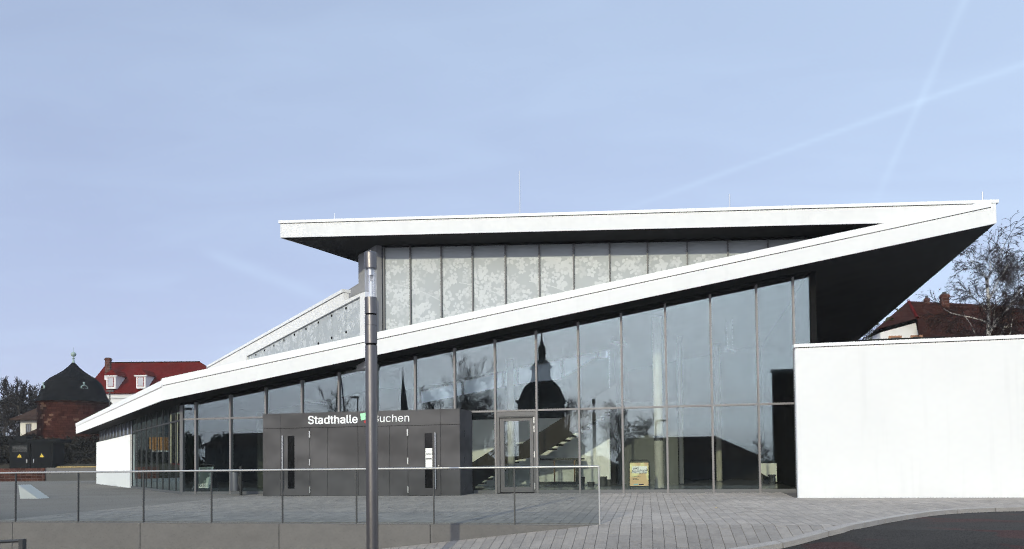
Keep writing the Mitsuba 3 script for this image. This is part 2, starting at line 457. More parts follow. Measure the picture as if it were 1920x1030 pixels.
# pavement: bed plus single pavers; rows run towards the hall
E2 = np.array([-0.05, 1.0])
XL = 2.6
bed = sg.Polygon([(XL - 0.05 * 0, -0.02), (26, -0.02), (26, -6.2)] + [tuple(p) for p in np.array(kline.coords)[::-1] if -30 < p[0] < 25.5 and p[0] > 15.2] + [(15.2, -14.0), (8.0, -15.5), (XL, -15.6)])
bed = bed.buffer(0).intersection(pave_zone)
low = bed.intersection(sg.box(-99, -99, 99, -11.0)); high = bed.intersection(sg.box(-99, -11.0, 99, 99))
pav = thing('pavement', 'grey concrete paving in front of the hall with long dark joints', 'pavement', kind='structure')
scene[pav] = mikit.ply(cat(drape(high, lambda x, y: -0.03 + 0.01136 * np.clip(y, -11, 0) - 0.016), drape(low, lambda x, y: np.minimum(G(x, y), np.where(y > -11.001, 9, 9)) * 0 + np.maximum(-0.155 - 0.115 * np.maximum(0, 15.3 - x) + 0.2 * (y + 11), -0.95) - 0.016)), 'joint')
rngp = np.random.default_rng(5)
PW, PL = 0.182, 0.40
pieces, edge_p = [], []
keep = bed.difference(kline.buffer(.14)).difference(sg.box(-50, -11.035, 15.30, -10.87)).difference(sg.box(19.5, -3.1, 60, 5))
kprep = shapely.prepared.prep(keep)
# the retaining wall separates the upper and the lower pavers; right of it one surface with a kink at y = -11
for c in range(int(-2 / PW), int(30 / PW)):
    off = rngp.random() * PL
    for r in range(int(-16 / PL), 1):
        y0 = r * PL + off; y1 = y0 + PL
        if y1 > -0.03: continue
        if y0 < -11.0 < y1:
            cuts = [(y0, -11.0), (-11.0, y1)]
        else:
            cuts = [(y0, y1)]
        for a, b in cuts:
            if b - a < 0.06: continue
            xa = c * PW
            gap = 0.0042
            q = [(xa + gap + E2[0] * a, a + 0.0012), (xa + PW - gap + E2[0] * a, a + 0.0012), (xa + PW - gap + E2[0] * b, b - 0.0012), (xa + gap + E2[0] * b, b - 0.0012)]
            if not kprep.contains(sg.Polygon(q)):
                qq = sg.Polygon(q).intersection(keep)
                if qq.is_empty or qq.geom_type != 'Polygon' or qq.area < .004: continue
                qc = list(qq.simplify(.004).exterior.coords)[:-1]
                if len(qc) < 3 or len(qc) > 8: continue
                if not qq.exterior.is_ccw: qc = qc[::-1]
                hi = (a + b) / 2 > -11
                zq = [((-0.03 + 0.01136 * y) if hi else max(-0.155 - 0.115 * max(0, 15.3 - x) + 0.2 * (y + 11), -0.95)) for x, y in qc]
                edge_p.append((qc, zq, rngp.integers(4)))
                continue
            cy = (a + b) / 2
            hi = cy > -11
            def zf(x, y, hi=hi): return (-0.03 + 0.01136 * y) if hi else max(-0.155 - 0.115 * max(0, 15.3 - x) + 0.2 * (y + 11), -0.95)
            dz = rngp.normal(0, 0.0012)
            top = [(x, y, zf(x, y) + dz) for x, y in q]
            bot = [(x, y, z - 0.02) for x, y, z in top]
            dist = math.hypot(xa - CAM[0], cy - CAM[1])
            pieces.append((dist, hi, top + bot, rngp.integers(4)))
FQ = np.array([(0, 1, 2), (0, 2, 3), (0, 4, 5), (0, 5, 1), (1, 5, 6), (1, 6, 2), (2, 6, 7), (2, 7, 3), (3, 7, 4), (3, 4, 0)])


def in_view(p):
    q = np.array(p[2][0]) - CAM
    w = q @ FWD
    rt = np.cross(FWD, UP)
    return abs(q @ rt / w) < 0.63 and (q @ UP / w) > -0.137


pieces.sort(key=lambda p: (not in_view(p), p[0]))
for p in pieces[:300]:
    part(pav, 'paver', (np.array(p[2]), FQ), f'paver_{p[3]}')
for k in range(4):
    rest = [p for p in pieces[300:] if p[3] == k]
    if rest:
        part(pav, 'paver_field', (np.vstack([p[2] for p in rest]), np.vstack([FQ + 8 * i for i in range(len(rest))])), f'paver_{k}', kind='stuff')

for k in range(4):
    ms = []
    for qc, zq, kk in edge_p:
        if kk != k: continue
        n_ = len(qc); v = [(x, y, z) for (x, y), z in zip(qc, zq)] + [(x, y, z - .02) for (x, y), z in zip(qc, zq)]
        f = [(0, i, i + 1) for i in range(1, n_ - 1)] + [t for i in range(n_) for t in ((i, i + n_, (i + 1) % n_), ((i + 1) % n_, i + n_, (i + 1) % n_ + n_))]
        ms.append(trimesh.Trimesh(np.array(v), np.array(f), process=False))
    if ms: part(pav, 'cut_paver', cat(ms), f'paver_{k}', kind='stuff')
side = sg.Polygon([(-40, -10.98), (XL, -10.98), (XL, -0.02), (-0.6, -0.02), (-18.9, 17.7), (-14, 30), (-40, 30)])
terr2 = sg.Polygon([(26, -6.2), (45, -5.6), (45, -0.02), (26, -0.02)])
single('terrace', cat(drape(side, lambda x, y: -0.03 + 0.01136 * np.clip(y, -11, 0)), drape(terr2, lambda x, y: G(x, y))), 'terrace',
       'pale grey paved terrace stretching left of the hall behind the glass railing', 'terrace', kind='structure')
lowleft = sg.Polygon([(-30, -11.02), (XL, -11.02), (XL, -15.6), (-30, -15.75)])
single('lower_path', drape(lowleft, lambda x, y: np.maximum(-0.155 - 0.115 * np.maximum(0, 15.3 - x) + 0.2 * (y + 11), -0.95)), 'terrace', 'sunken grey path at the foot of the concrete wall', 'path', kind='structure')
# kerb stones
kb = thing('kerb', 'light granite kerb stones edging the curved road', 'kerb', kind='structure')
L = kline.length
s0 = kline.project(sg.Point(13, -15)); s1 = kline.project(sg.Point(40, -5.6))
s = s0
while s < s1:
    e = s + 0.98
    loop = []
    for t in np.linspace(s, e, 4):
        p = np.array(kline.interpolate(t).coords[0]); q = np.array(kline.interpolate(t + 0.05).coords[0])
        n = np.array([-(q - p)[1], (q - p)[0]]); n /= np.linalg.norm(n)
        loop.append((p - n * 0.02, p + n * 0.13))
    v, f = [], []
    for a, b in loop:
        za = float(np.minimum(G(*a), G(*b))) + 0.012; zb = float(G(*b)) + 0.012
        v += [(a[0], a[1], za - 0.16), (a[0], a[1], za), (b[0], b[1], zb), (b[0], b[1], zb - 0.16)]
    for i in range(3):
        for j in range(3):
            o = 4 * i + j; f += [(o, o + 4, o + 5), (o, o + 5, o + 1)]
    f += [(0, 1, 2), (0, 2, 3), (12, 14, 13), (12, 15, 14)]
    part(kb, 'kerb_stone', (np.array(v), np.array(f)), 'kerb_granite')
    s += 1.0

# ------------------------------------------------------------------ the hall
hall = thing('event_hall', 'white modern hall with tilted folded roof and glass front', 'building')
zs = lambda x: 3.285 + 0.1593 * x            # main soffit over the front
zc = lambda x: zs(max(x, -0.6))
DW = np.array([-0.719, 0.695]); NW = np.array([0.695, 0.719])   # left wing: along, inwards
CN = np.array([-0.592, 0.0])
XT = 25.11                                   # right tip
BX = -0.60
# roof slab: main part and flat left part
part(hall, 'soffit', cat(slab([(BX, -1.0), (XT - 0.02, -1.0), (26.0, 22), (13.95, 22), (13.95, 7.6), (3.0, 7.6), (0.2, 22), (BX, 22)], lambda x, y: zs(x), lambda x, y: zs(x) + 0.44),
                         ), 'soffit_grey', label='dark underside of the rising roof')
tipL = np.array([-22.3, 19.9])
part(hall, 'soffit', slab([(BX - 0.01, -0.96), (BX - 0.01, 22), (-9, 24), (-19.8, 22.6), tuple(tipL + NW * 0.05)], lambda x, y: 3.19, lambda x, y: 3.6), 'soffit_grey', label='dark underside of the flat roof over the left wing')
# fascia, front
f_top = lambda x: zs(x) + 0.490 - 0.036 * max(0, x) / 25
c_top = lambda x: zs(x) + 0.75 - 0.10 * max(0, x) / 25
part(hall, 'fascia', poly_xz([(BX, zs(BX)), (XT, zs(XT)), (XT, f_top(XT)), (BX, f_top(BX))], -1.05, -0.998), 'white_render')
part(hall, 'shadow_gap', poly_xz([(BX, f_top(BX)), (24.99, f_top(24.99)), (24.99, f_top(24.99) + 0.022), (BX, f_top(BX) + 0.022)], -1.025, -0.96), 'black_gap')
xs = np.linspace(BX, 24.99, 9)
for a, b in zip(xs, xs[1:]):
    part(hall, 'coping', poly_xz([(a + 0.003, f_top(a) + 0.022), (b - 0.003, f_top(b) + 0.022), (b - 0.003, c_top(b)), (a + 0.003, c_top(a))], -1.075, -0.90), 'white_metal')
part(hall, 'tip_cheek', poly_xz([(24.99, f_top(24.99)), (XT, f_top(XT)), (XT, 7.83), (24.99, 7.83)], -1.051, -0.90), 'white_render')
# fascia, left wing
def wing(mesh, off=(0, 0)): return place(mesh, (BX + off[0], -1.05 + off[1], 0), DW)
LW = np.linalg.norm(tipL - np.array([BX, -1.05]))
part(hall, 'fascia', wing(box(0.0, LW, -0.05, 0.0, 3.19, 3.64)), 'white_render', label='white roof edge running back along the left wing')
part(hall, 'shadow_gap', wing(box(0.0, LW - 0.1, -0.09, -0.03, 3.64, 3.66)), 'black_gap')
for i in range(7):
    a, b = LW * i / 7, LW * (i + 1) / 7
    part(hall, 'coping', wing(box(a + 0.003, b - 0.003, -0.14, 0.03, 3.66, 3.87)), 'white_metal')
# front glazing
MX = [k * 1.35 for k in range(0, 15)] + [19.95]
xl = [-0.50] + MX
zg = lambda x: zs(x) - 0.10
rgl = random.Random(17)


def tilted(q):
    """Glass pane with the small set-in tolerances of real glazing."""
    q = np.array(q, float)
    a, b = rgl.uniform(-.0011, .0011), rgl.uniform(-.0009, .0009)
    q[:, 1] += (q[:, 0] - q[:, 0].mean()) * a + (q[:, 2] - q[:, 2].mean()) * b
    return q, np.array([(0, 1, 2), (0, 2, 3)])



ZTR = 2.60
for a, b in zip(xl, xl[1:]):
    part(hall, 'pane', tilted([(a + .03, 0, ZTR + .03), (b - .03, 0, ZTR + .03), (b - .03, 0, zg(b - .03)), (a + .03, 0, zg(a + .03))]), 'facade_glass')
    if abs(a - 10.8) < 0.01: continue
    part(hall, 'pane', tilted([(a + .03, 0, 0.07), (b - .03, 0, 0.07), (b - .03, 0, ZTR - .03), (a + .03, 0, ZTR - .03)]), 'facade_glass')
part(hall, 'pane', (np.array([(19.98, 0, 0.07), (20.40, 0, 0.07), (20.40, 0, zg(20.4)), (19.98, 0, zg(19.98))]), np.array([(0, 1, 2), (0, 2, 3)])), 'facade_glass')
for x in MX:
    part(hall, 'mullion', poly_xz([(x - .03, -0.05), (x + .03, -0.05), (x + .03, zg(x + .03)), (x - .03, zg(x - .03))], -0.07, 0.10), 'aluminium')
part(hall, 'mullion', poly_xz([(-0.62, -0.05), (-0.50, -0.05), (-0.50, zg(-.5)), (-0.62, zg(-.62))], -0.05, 0.10), 'frame_dark')
for a, b in zip(xl, xl[1:]):
    part(hall, 'transom', box(a + .03, b - .03, -0.055, 0.08, ZTR - .028, ZTR + .028), 'aluminium')
part(hall, 'head_frame', poly_xz([(-0.62, zg(-.62)), (20.45, zg(20.45)), (20.45, zs(20.45) - .003), (-0.62, zs(-.62) - .003)], 0.0, 0.12), 'black_gap')
for a, b in ((-0.5, 3.38), (10.05, 10.77), (12.18, 20.45)):
    part(hall, 'sill_frame', box(a, b, -0.045, 0.10, -0.05, 0.065), 'frame_dark')
# glazed door in the bay left of the stair
dk = f'{hall}__door'
part(hall, 'door', cat(box(10.84, 10.93, -0.06, 0.06, -0.02, 2.56), box(12.04, 12.12, -0.06, 0.06, -0.02, 2.56), box(10.93, 12.04, -0.06, 0.06, 2.40, 2.56),
                       box(10.95, 11.08, -0.045, 0.05, 0.0, 2.37), box(11.92, 12.02, -0.045, 0.05, 0.0, 2.37), box(11.08, 11.92, -0.045, 0.05, 2.27, 2.37), box(11.08, 11.92, -0.045, 0.05, 0.0, 0.17)), 'door_metal', label='single glazed door in an aluminium frame')
part(dk, 'pane', (np.array([(11.08, 0, 0.17), (11.92, 0, 0.17), (11.92, 0, 2.27), (11.08, 0, 2.27)]), np.array([(0, 1, 2), (0, 2, 3)])), 'facade_glass')
part(dk, 'closer', box(10.95, 12.05, -0.11, -0.05, 2.375, 2.425), 'dark_metal')
for a, b in ((2.18, 2.37), (1.90, 2.10), (1.10, 1.30), (0.09, 0.29)):
    part(dk, 'hinge', box(12.05, 12.075, -0.09, -0.055, a, b), 'steel')
# left wing: white wall with strip windows, then glazing to the corner
def wl(mesh): return place(mesh, (CN[0], CN[1], 0), DW)
part(hall, 'wing_wall', wl(box(11.65, 25.1, -0.35, 0.02, -0.05, 2.50)), 'white_render', label='low white wall at the far end of the left wing')
ticks = np.linspace(0.05, 11.55, 10)
for a, b in zip(ticks, ticks[1:]):
    for z0, z1 in ((0.06, 2.57), (2.63, 3.17)):
        part(hall, 'pane', wl(trimesh.Trimesh(np.array([(a + .03, -.08, z0), (b - .03, -.08, z0), (b - .03, -.08, z1), (a + .03, -.08, z1)]), np.array([(0, 1, 2), (0, 2, 3)]), process=False)), 'facade_glass')
for a in ticks[1:]:
    part(hall, 'mullion', wl(box(a - .022, a + .022, -.14, -.055, -0.05, 3.19)), 'dark_metal')
part(hall, 'transom', wl(box(0.08, 11.5, -.13, -.05, 2.572, 2.628)), 'dark_metal')
part(hall, 'sill_frame', wl(box(0.08, 11.5, -.17, -.01, -0.05, 0.055)), 'frame_dark')
ticks = np.linspace(11.6, 24.6, 11)
for a, b in zip(ticks, ticks[1:]):
    part(hall, 'strip_window', wl(trimesh.Trimesh(np.array([(a + .05, -.14, 2.52), (b - .05, -.14, 2.52), (b - .05, -.14, 3.17), (a + .05, -.14, 3.17)]), np.array([(0, 1, 2), (0, 2, 3)]), process=False)), 'far_pane')
for a in ticks:
    part(hall, 'strip_mullion', wl(box(a - .03, a + .03, -.2, -.08, 2.505, 3.185)), 'frame_dark')

# upper roof
zu = lambda x: 8.655 - 0.0509 * x
plan = [(3.80, -1.0), (25.11, -1.0), (25.85, 14), (9.1, 14)]
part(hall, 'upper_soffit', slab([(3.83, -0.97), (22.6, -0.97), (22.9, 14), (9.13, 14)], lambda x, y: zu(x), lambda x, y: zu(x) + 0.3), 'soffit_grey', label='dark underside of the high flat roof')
uf = lambda x: zu(x) + 0.455
part(hall, 'upper_fascia', poly_xz([(3.80, zu(3.8)), (25.11, zu(25.11)), (25.11, uf(25.11)), (3.80, uf(3.8))], -1.0, -0.96), 'white_render')
part(hall, 'upper_fascia', place(box(0, 15.9, 0, 0.04, 0, 0.44), (3.80, -0.96, zu(3.8) + 0.0), (0.333, 0.943)), 'white_render', label='white end of the high roof')
part(hall, 'shadow_gap', poly_xz([(3.82, uf(3.8)), (25.0, uf(25.0)), (25.0, uf(25.0) + .02), (3.82, uf(3.8) + .02)], -0.985, -0.93), 'black_gap')
xs = np.linspace(3.74, 25.19, 9)
for a, b in zip(xs, xs[1:]):
    part(hall, 'upper_coping', poly_xz([(a + .003, uf(a) + .02), (b - .003, uf(b) + .02), (b - .003, uf(b) + .105), (a + .003, uf(a) + .105)], -1.04, -0.6), 'white_metal')
part(hall, 'roof_deck', slab([(3.9, -0.55), (25.1, -0.55), (25.7, 13.9), (9.2, 13.9)], lambda x, y: zu(x) + 0.32, lambda x, y: uf(x) - 0.03), 'grey_deck_and_shade')
for x, z0, z1 in ((5.63, 8.9, 9.18), (11.84, 8.6, 10.02), (18.14, 8.2, 8.76), (24.87, 7.9, 8.25)):
    part(hall, 'lightning_rod', cyl(x, -0.8, z0, z1, 0.02, 8), 'steel')

# clerestory with leaf print
CX = [6.93, 7.86, 8.94, 10.01, 11.12, 12.24, 13.355, 14.505, 15.685, 16.90, 18.115, 19.29, 20.4]
YC = 0.30
zlow = lambda x: zs(x) + 0.3
rl = random.Random(4)


def leaf(cx, cz, ang, a, b):
    th = np.linspace(0, 2 * np.pi, 11)[:-1]
    u = np.cos(th) * a; w = np.sin(th) * b * (1 - 0.25 * np.cos(th))
    return sg.Polygon(np.stack([cx + u * math.cos(ang) - w * math.sin(ang), cz + u * math.sin(ang) + w * math.cos(ang)], 1))


def leaf_field(x0, x1, z0, z1, n, size=1.0):
    """Sprays of rounded leaves along twigs: (pale leaves, mid leaves)."""
    pale, mid = [], []
    for _ in range(n):
        x, z = rl.uniform(x0, x1), rl.uniform(z0, z1)
        big = size * rl.uniform(0.7, 1.35)
        out = pale if rl.random() < 0.6 else mid
        n_ = rl.choice((3, 4, 5, 5)); ph = rl.uniform(0, 6.28)
        for k in range(n_):
            an = ph + 2 * math.pi * k / n_ + rl.uniform(-.3, .3)
            r = 0.105 * big * rl.uniform(0.85, 1.35)
            a = 0.078 * big * rl.uniform(0.8, 1.15)
            out.append(leaf(x + r * math.cos(an), z + r * math.sin(an), an, a, a * rl.uniform(0.62, 0.85)))
    return pale, mid


pale, mid = leaf_field(6.8, 20.5, 4.6, 8.1, 820, .80)
for t in range(5):   # thin twigs that droop to the right
    x, z = 7.2 + 2.35 * t, 7.0 - 0.1 * t
    pts = [(x + 0.25 * i, z - 0.02 * i * i * 0.35 - 0.05 * i) for i in range(9)]
    pale.append(sg.LineString(pts).buffer(0.014))
pale, mid = unary_union(pale), unary_union(mid)
for a, b in zip(CX, CX[1:]):
    a0, b0 = a + .02, b - .02
    zt = lambda x: zu(x) - 0.02
    outline = sg.Polygon([(a0, zlow(a0)), (b0, zlow(b0)), (b0, zt(b0)), (a0, zt(a0))])
    pk = part(hall, 'clerestory_panel', poly_xz(outline, YC, YC + .03), 'print_back')
    area = sg.Polygon([(a0 + .01, zlow(a0)), (b0 - .01, zlow(b0)), (b0 - .01, zu(b0) - .47), (a0 + .01, zu(a0) - .47)])
    m = pale.intersection(area)
    if not m.is_empty and area.is_valid and area.area > .02:
        part(pk, 'leaf_print', poly_xz(m, YC - .003, YC), 'print_white', kind='stuff')
        n = mid.difference(pale).intersection(area)
        n = unary_union([g for g in getattr(n, 'geoms', [n]) if g.geom_type == 'Polygon'])
        if not n.is_empty: part(pk, 'leaf_print', poly_xz(n, YC - .002, YC), 'print_mid', kind='stuff')
for x in CX:
    part(hall, 'clerestory_mullion', box(x - .022, x + .022, YC - .09, YC + .02, zlow(x) - .2, zu(x) - .003), 'frame_dark')
part(hall, 'clerestory_head', poly_xz([(6.9, zu(6.9) - .06), (20.4, zu(20.4) - .06), (20.4, zu(20.4) - .002), (6.9, zu(6.9) - .002)], YC - .10, YC - .012), 'black_gap')
# narrow side light at the left end of the clerestory, with one rail
part(hall, 'side_light', place(poly_xz([(0, 4.7), (.26, 4.7), (.26, 8.27), (0, 8.27)], -.01, .01), (6.90, YC - .02, 0), (-0.92, 0.38)), 'far_pane')
part(hall, 'side_light_rail', place(box(0, .26, -.04, .03, 5.62, 5.67), (6.90, YC - .02, 0), (-0.92, 0.38)), 'frame_dark')
# shaft behind it up to the high roof, seen grey above the left screen wall
Ew = np.array([6.55, -0.51])
def w2(mesh): return place(mesh, (Ew[0], Ew[1], 0), DW)
# local x runs back-left along the screen wall, local y = to the outside(-)/inside
W2 = lambda p: p
s_of = lambda x: (Ew[0] - x) / 0.719
frame = sg.Polygon([(-0.02, 4.1), (22.0, 3.6), (22.0, 6.43), (s_of(5.22), 6.91), (s_of(5.22), 6.63), (s_of(6.20), 6.62), (-0.02, 6.60)])
hole = sg.Polygon([(0.42, 5.00), (0.42, 6.53), (14.15, 6.15), (14.15, 5.9), (14.2, 4.2)])
trif = frame.difference(hole)
def poly_w(p, y0, y1): return w2(poly_xz(p, y0, y1))
part(hall, 'screen_wall', poly_w(trif, -0.20, 0.0), 'white_render', label='white wall with a triangular printed glass field, left of the lamp')
part(hall, 'screen_coping', poly_w([(s_of(5.22), 6.93), (22.05, 6.45), (22.05, 6.56), (s_of(5.22), 7.04)], -0.26, 0.05), 'white_metal')
part(hall, 'screen_gap', poly_w([(s_of(5.22), 6.912), (22.0, 6.432), (22.0, 6.452), (s_of(5.22), 6.932)], -0.2, -0.015), 'black_gap')
edges = [0.42] + [0.42 + 1.375 * k for k in range(1, 10)] + [14.15]
tp = lambda s_: 6.53 - (s_ - .42) * 0.0277
pale2, mid2 = leaf_field(0, 14.3, 4.2, 6.7, 420, .85)
pale2, mid2 = unary_union(pale2), unary_union(mid2)
for a, b in zip(edges, edges[1:]):
    o = sg.Polygon([(a + .008, 4.3), (b - .008, 4.3), (b - .008, tp(b) - .012), (a + .008, tp(a) - .012)])
    pk = part(hall, 'screen_panel', poly_w(o, -0.12, -0.08), 'print_back')
    part(pk, 'leaf_print', poly_w(pale2.intersection(o), -.08, -.076), 'print_white', kind='stuff')
    q = mid2.difference(pale2).intersection(o)
    q = unary_union([g for g in getattr(q, 'geoms', [q]) if g.geom_type == 'Polygon'])
    if not q.is_empty: part(pk, 'leaf_print', poly_w(q, -.08, -.0775), 'print_mid', kind='stuff')
for k, sx in enumerate(edges[:-1]):
    sx = sx + (0.07 if k == 0 else 0)
    zt_ = tp(sx) - 0.12
    for z in (zt_, zt_ - 0.85 + 0.02 * k):
        d = cyl(0, 0, 0, .03, .045, 12)
        v = np.array(d.vertices); d = trimesh.Trimesh(np.stack([v[:, 0] + sx, v[:, 2] - .08, v[:, 1] + z], 1), d.faces, process=False)
        part(hall, 'fixing_point', w2(d), 'black_gap')
# wall behind, rising to the high roof; the grey colour stands in for shade
part(hall, 'grey_wall', poly_w([(.31, 5.2), (3.6, 5.2), (3.6, 7.22), (1.84, 7.30), (1.84, 8.30), (.31, 8.30)], -.75, -.55), 'grey_deck_and_shade', label='wall under the high roof with its shade painted grey')

# right side block
YB = -3.07
part(hall, 'side_block', cat(box(19.59, 34.0, YB, YB + 0.25, -0.12, 3.83), ), 'white_render', label='plain white wall block at the right')
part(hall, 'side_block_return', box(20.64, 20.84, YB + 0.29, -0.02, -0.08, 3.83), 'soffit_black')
part(hall, 'side_block_lining', box(19.62, 20.63, YB + 0.253, YB + 0.285, -0.08, 3.80), 'soffit_black')  # black sheet added behind the white wall to paint its shaded back
part(hall, 'side_block_roof', box(20.85, 34.0, YB + 0.3, 3.5, 3.45, 3.72), 'grey_deck_and_shade')
part(hall, 'side_block_gap', box(19.60, 34.0, YB + 0.02, YB + 0.2, 3.83, 3.85), 'black_gap')
for a, b in ((19.555, 22.6), (22.6, 25.6), (25.6, 28.6), (28.6, 34.0)):
    part(hall, 'side_block_coping', box(a + (.003 if a > 19.6 else 0), b - .003, YB - 0.035, YB + 0.29, 3.85, 3.935), 'white_metal')
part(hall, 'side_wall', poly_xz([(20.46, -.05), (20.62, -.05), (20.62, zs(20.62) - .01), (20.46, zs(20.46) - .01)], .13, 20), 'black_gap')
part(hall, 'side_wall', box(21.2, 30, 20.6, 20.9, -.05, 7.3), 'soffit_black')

# ------------------------------------------------------------------ entrance box
YE = -1.485
eb = f'{hall}__entrance_box'
scene[eb] = mikit.ply(cat(box(3.43, 10.01, YE + .03, -0.08, -0.06, 2.595)), 'black_gap')
taken.add(eb); labels[eb] = {'label': 'dark grey entrance box with white lettering'}
J = [3.41, 4.03, 5.06, 5.66, 6.70, 7.75, 8.35, 9.41, 10.03]
g = .006
for i, (a, b) in enumerate(zip(J, J[1:])):
    if i in (1, 6):
        w0, w1 = (4.29, 4.53) if i == 1 else (8.90, 9.15)
        p = sg.Polygon([(a + g, -.03), (b - g, -.03), (b - g, 2.12), (a + g, 2.12)]).difference(sg.box(w0, .19, w1, 1.88))
        part(eb, 'door', poly_xz(p, YE - .004, YE + .04), 'box_panel', label='dark grey door with a tall slot window')
        part(eb, 'door_slot', (np.array([(w0, YE + .022, .19), (w1, YE + .022, .19), (w1, YE + .022, 1.88), (w0, YE + .022, 1.88)]), np.array([(0, 1, 2), (0, 2, 3)])), 'slot_glass')
    else:
        part(eb, 'panel', poly_xz([(a + g, -.06), (b - g, -.06), (b - g, 2.12), (a + g, 2.12)], YE, YE + .04), 'box_panel')
for a, b in ((3.41, 4.03), (4.03, 6.70), (6.70, 9.41), (9.41, 10.03)):
    part(eb, 'band_panel', box(a + .004, b - .004, YE, YE + .04, 2.135, 2.61), 'box_panel')
for a, b in ((YE + .045, -.78), (-.772, -.085)):
    part(eb, 'side_panel', box(9.985, 10.03, a, b, -.06, 2.61), 'box_panel')
    part(eb, 'side_panel', box(3.41, 3.45, a, b, -.06, 2.61), 'box_panel')
part(eb, 'lid', box(3.45, 9.98, YE + .045, -.085, 2.57, 2.603), 'box_panel')
part(eb, 'notice', box(8.915, 9.135, YE + .010, YE + .016, .80, 1.42), 'poster_white')
part(eb, 'notice_print', cat(box(8.94, 9.11, YE + .006, YE + .010, 1.22, 1.25), box(8.93, 9.12, YE + .006, YE + .010, 1.07, 1.11)), 'frame_dark')
for x in (4.14, 9.26):
    part(eb, 'handle', cat(path_tube([(x, YE - .075, .17), (x, YE - .075, 1.88)], .017), path_tube([(x, YE - .075, .45), (x, YE, .45)], .010), path_tube([(x, YE - .075, 1.60), (x, YE, 1.60)], .010)), 'steel', smooth=40)
for x in (5.06, 8.35):
    for a, b in ((1.81, 2.02), (.93, 1.13), (.05, .25)):
        part(eb, 'hinge', box(x - .017, x + .017, YE - .03, YE - .004, a, b), 'steel')
for y in (-1.0,):
    for a, b in ((1.75, 1.95), (.95, 1.13), (.10, .28)):
        part(eb, 'hinge', box(10.03, 10.045, y - .015, y + .015, a, b), 'dark_metal')
for x in (4.10, 9.345):
    part(eb, 'lock', cyl(0, 0, 0, .02, .02, 12).apply_transform(trimesh.transformations.rotation_matrix(math.pi / 2, [1, 0, 0])).apply_translation([x, YE - .004, .87]), 'steel')


def lettering(text, h, x, z, width=None, bold=False, thin=0.0, y=YE, depth=.006, slant=0):
    m = meshkit.text_mesh(text, h, depth, bold)
    v = np.array(m.vertices)
    k = (width / (v[:, 0].max() - v[:, 0].min())) if width else 1.0
    vx = (v[:, 0] - v[:, 0].min()) * k + slant * v[:, 1]
    return trimesh.Trimesh(np.stack([x + vx, y - v[:, 2], z + v[:, 1]], 1), m.faces[:, ::-1] if False else m.faces, process=False)


part(eb, 'lettering', lettering('Stadthalle', .25, 5.00, 2.25, 1.70, True), 'letter_white', label='bold white word Stadthalle')
part(eb, 'lettering', lettering('Buchen', .235, 7.22, 2.255, 1.18), 'letter_white', label='light white word Buchen')
def diamond(cx, cz, r, a): return poly_xz([(cx + r * math.cos(a + k * math.pi / 2), cz + r * math.sin(a + k * math.pi / 2)) for k in range(4)], YE - .006, YE)
part(eb, 'logo', diamond(6.90, 2.445, .150, .95), 'logo_green', label='tilted mint green square of the logo')
part(eb, 'logo', diamond(6.985, 2.275, .085, .05), 'logo_red', label='red diamond of the logo')

# ------------------------------------------------------------------ interior
part(hall, 'floor', slab([(-.50, .12), (20.3, .12), (20.3, 20), (-14, 20), (-17.6, 17.0)], lambda x, y: -.1, lambda x, y: 0.0), 'floor_stone', label='dark polished floor of the foyer')
band = sg.Polygon([(5.75, 4.02), (13.70, 5.66), (13.70, 5.14), (13.12, 5.13), (11.75, 4.32), (10.75, 4.27), (9.06, 4.06), (5.75, 3.50)])
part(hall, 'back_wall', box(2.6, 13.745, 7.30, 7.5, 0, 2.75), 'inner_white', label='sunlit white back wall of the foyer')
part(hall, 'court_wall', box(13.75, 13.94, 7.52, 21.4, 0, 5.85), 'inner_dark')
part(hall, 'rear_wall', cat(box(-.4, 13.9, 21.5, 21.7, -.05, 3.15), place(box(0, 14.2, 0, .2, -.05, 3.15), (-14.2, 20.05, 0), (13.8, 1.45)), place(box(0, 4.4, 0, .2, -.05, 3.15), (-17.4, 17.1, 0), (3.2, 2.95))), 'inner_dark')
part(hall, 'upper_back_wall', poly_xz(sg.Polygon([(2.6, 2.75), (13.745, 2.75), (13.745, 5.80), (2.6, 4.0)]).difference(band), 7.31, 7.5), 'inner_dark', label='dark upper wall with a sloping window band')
for a, b in zip((5.75, 7.6, 9.35, 9.95, 11.85, 13.30), (7.6, 9.35, 9.95, 11.85, 13.30, 13.70)):
    g_ = band.intersection(sg.box(a + .05, 0, b - .05, 9))
    vv, ff = trimesh.creation.triangulate_polygon(g_, engine='earcut')
    part(hall, 'rear_pane', trimesh.Trimesh(np.stack([vv[:, 0], np.full(len(vv), 7.4), vv[:, 1]], 1), ff, process=False), 'frosted')
for a in (7.6, 9.35, 9.95, 11.85, 13.30):
    part(hall, 'rear_mullion', poly_xz(band.intersection(sg.box(a - (.05 if a != 9.65 else .2), 0, a + .05, 9)), 7.36, 7.44), 'frame_dark')
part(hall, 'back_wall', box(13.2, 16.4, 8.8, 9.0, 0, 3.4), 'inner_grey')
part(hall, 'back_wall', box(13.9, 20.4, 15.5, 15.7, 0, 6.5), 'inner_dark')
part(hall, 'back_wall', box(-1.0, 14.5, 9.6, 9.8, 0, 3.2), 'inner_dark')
part(hall, 'back_wall', box(-0.9, 5.4, 5.6, 5.8, 0, 4.0), 'inner_olive')
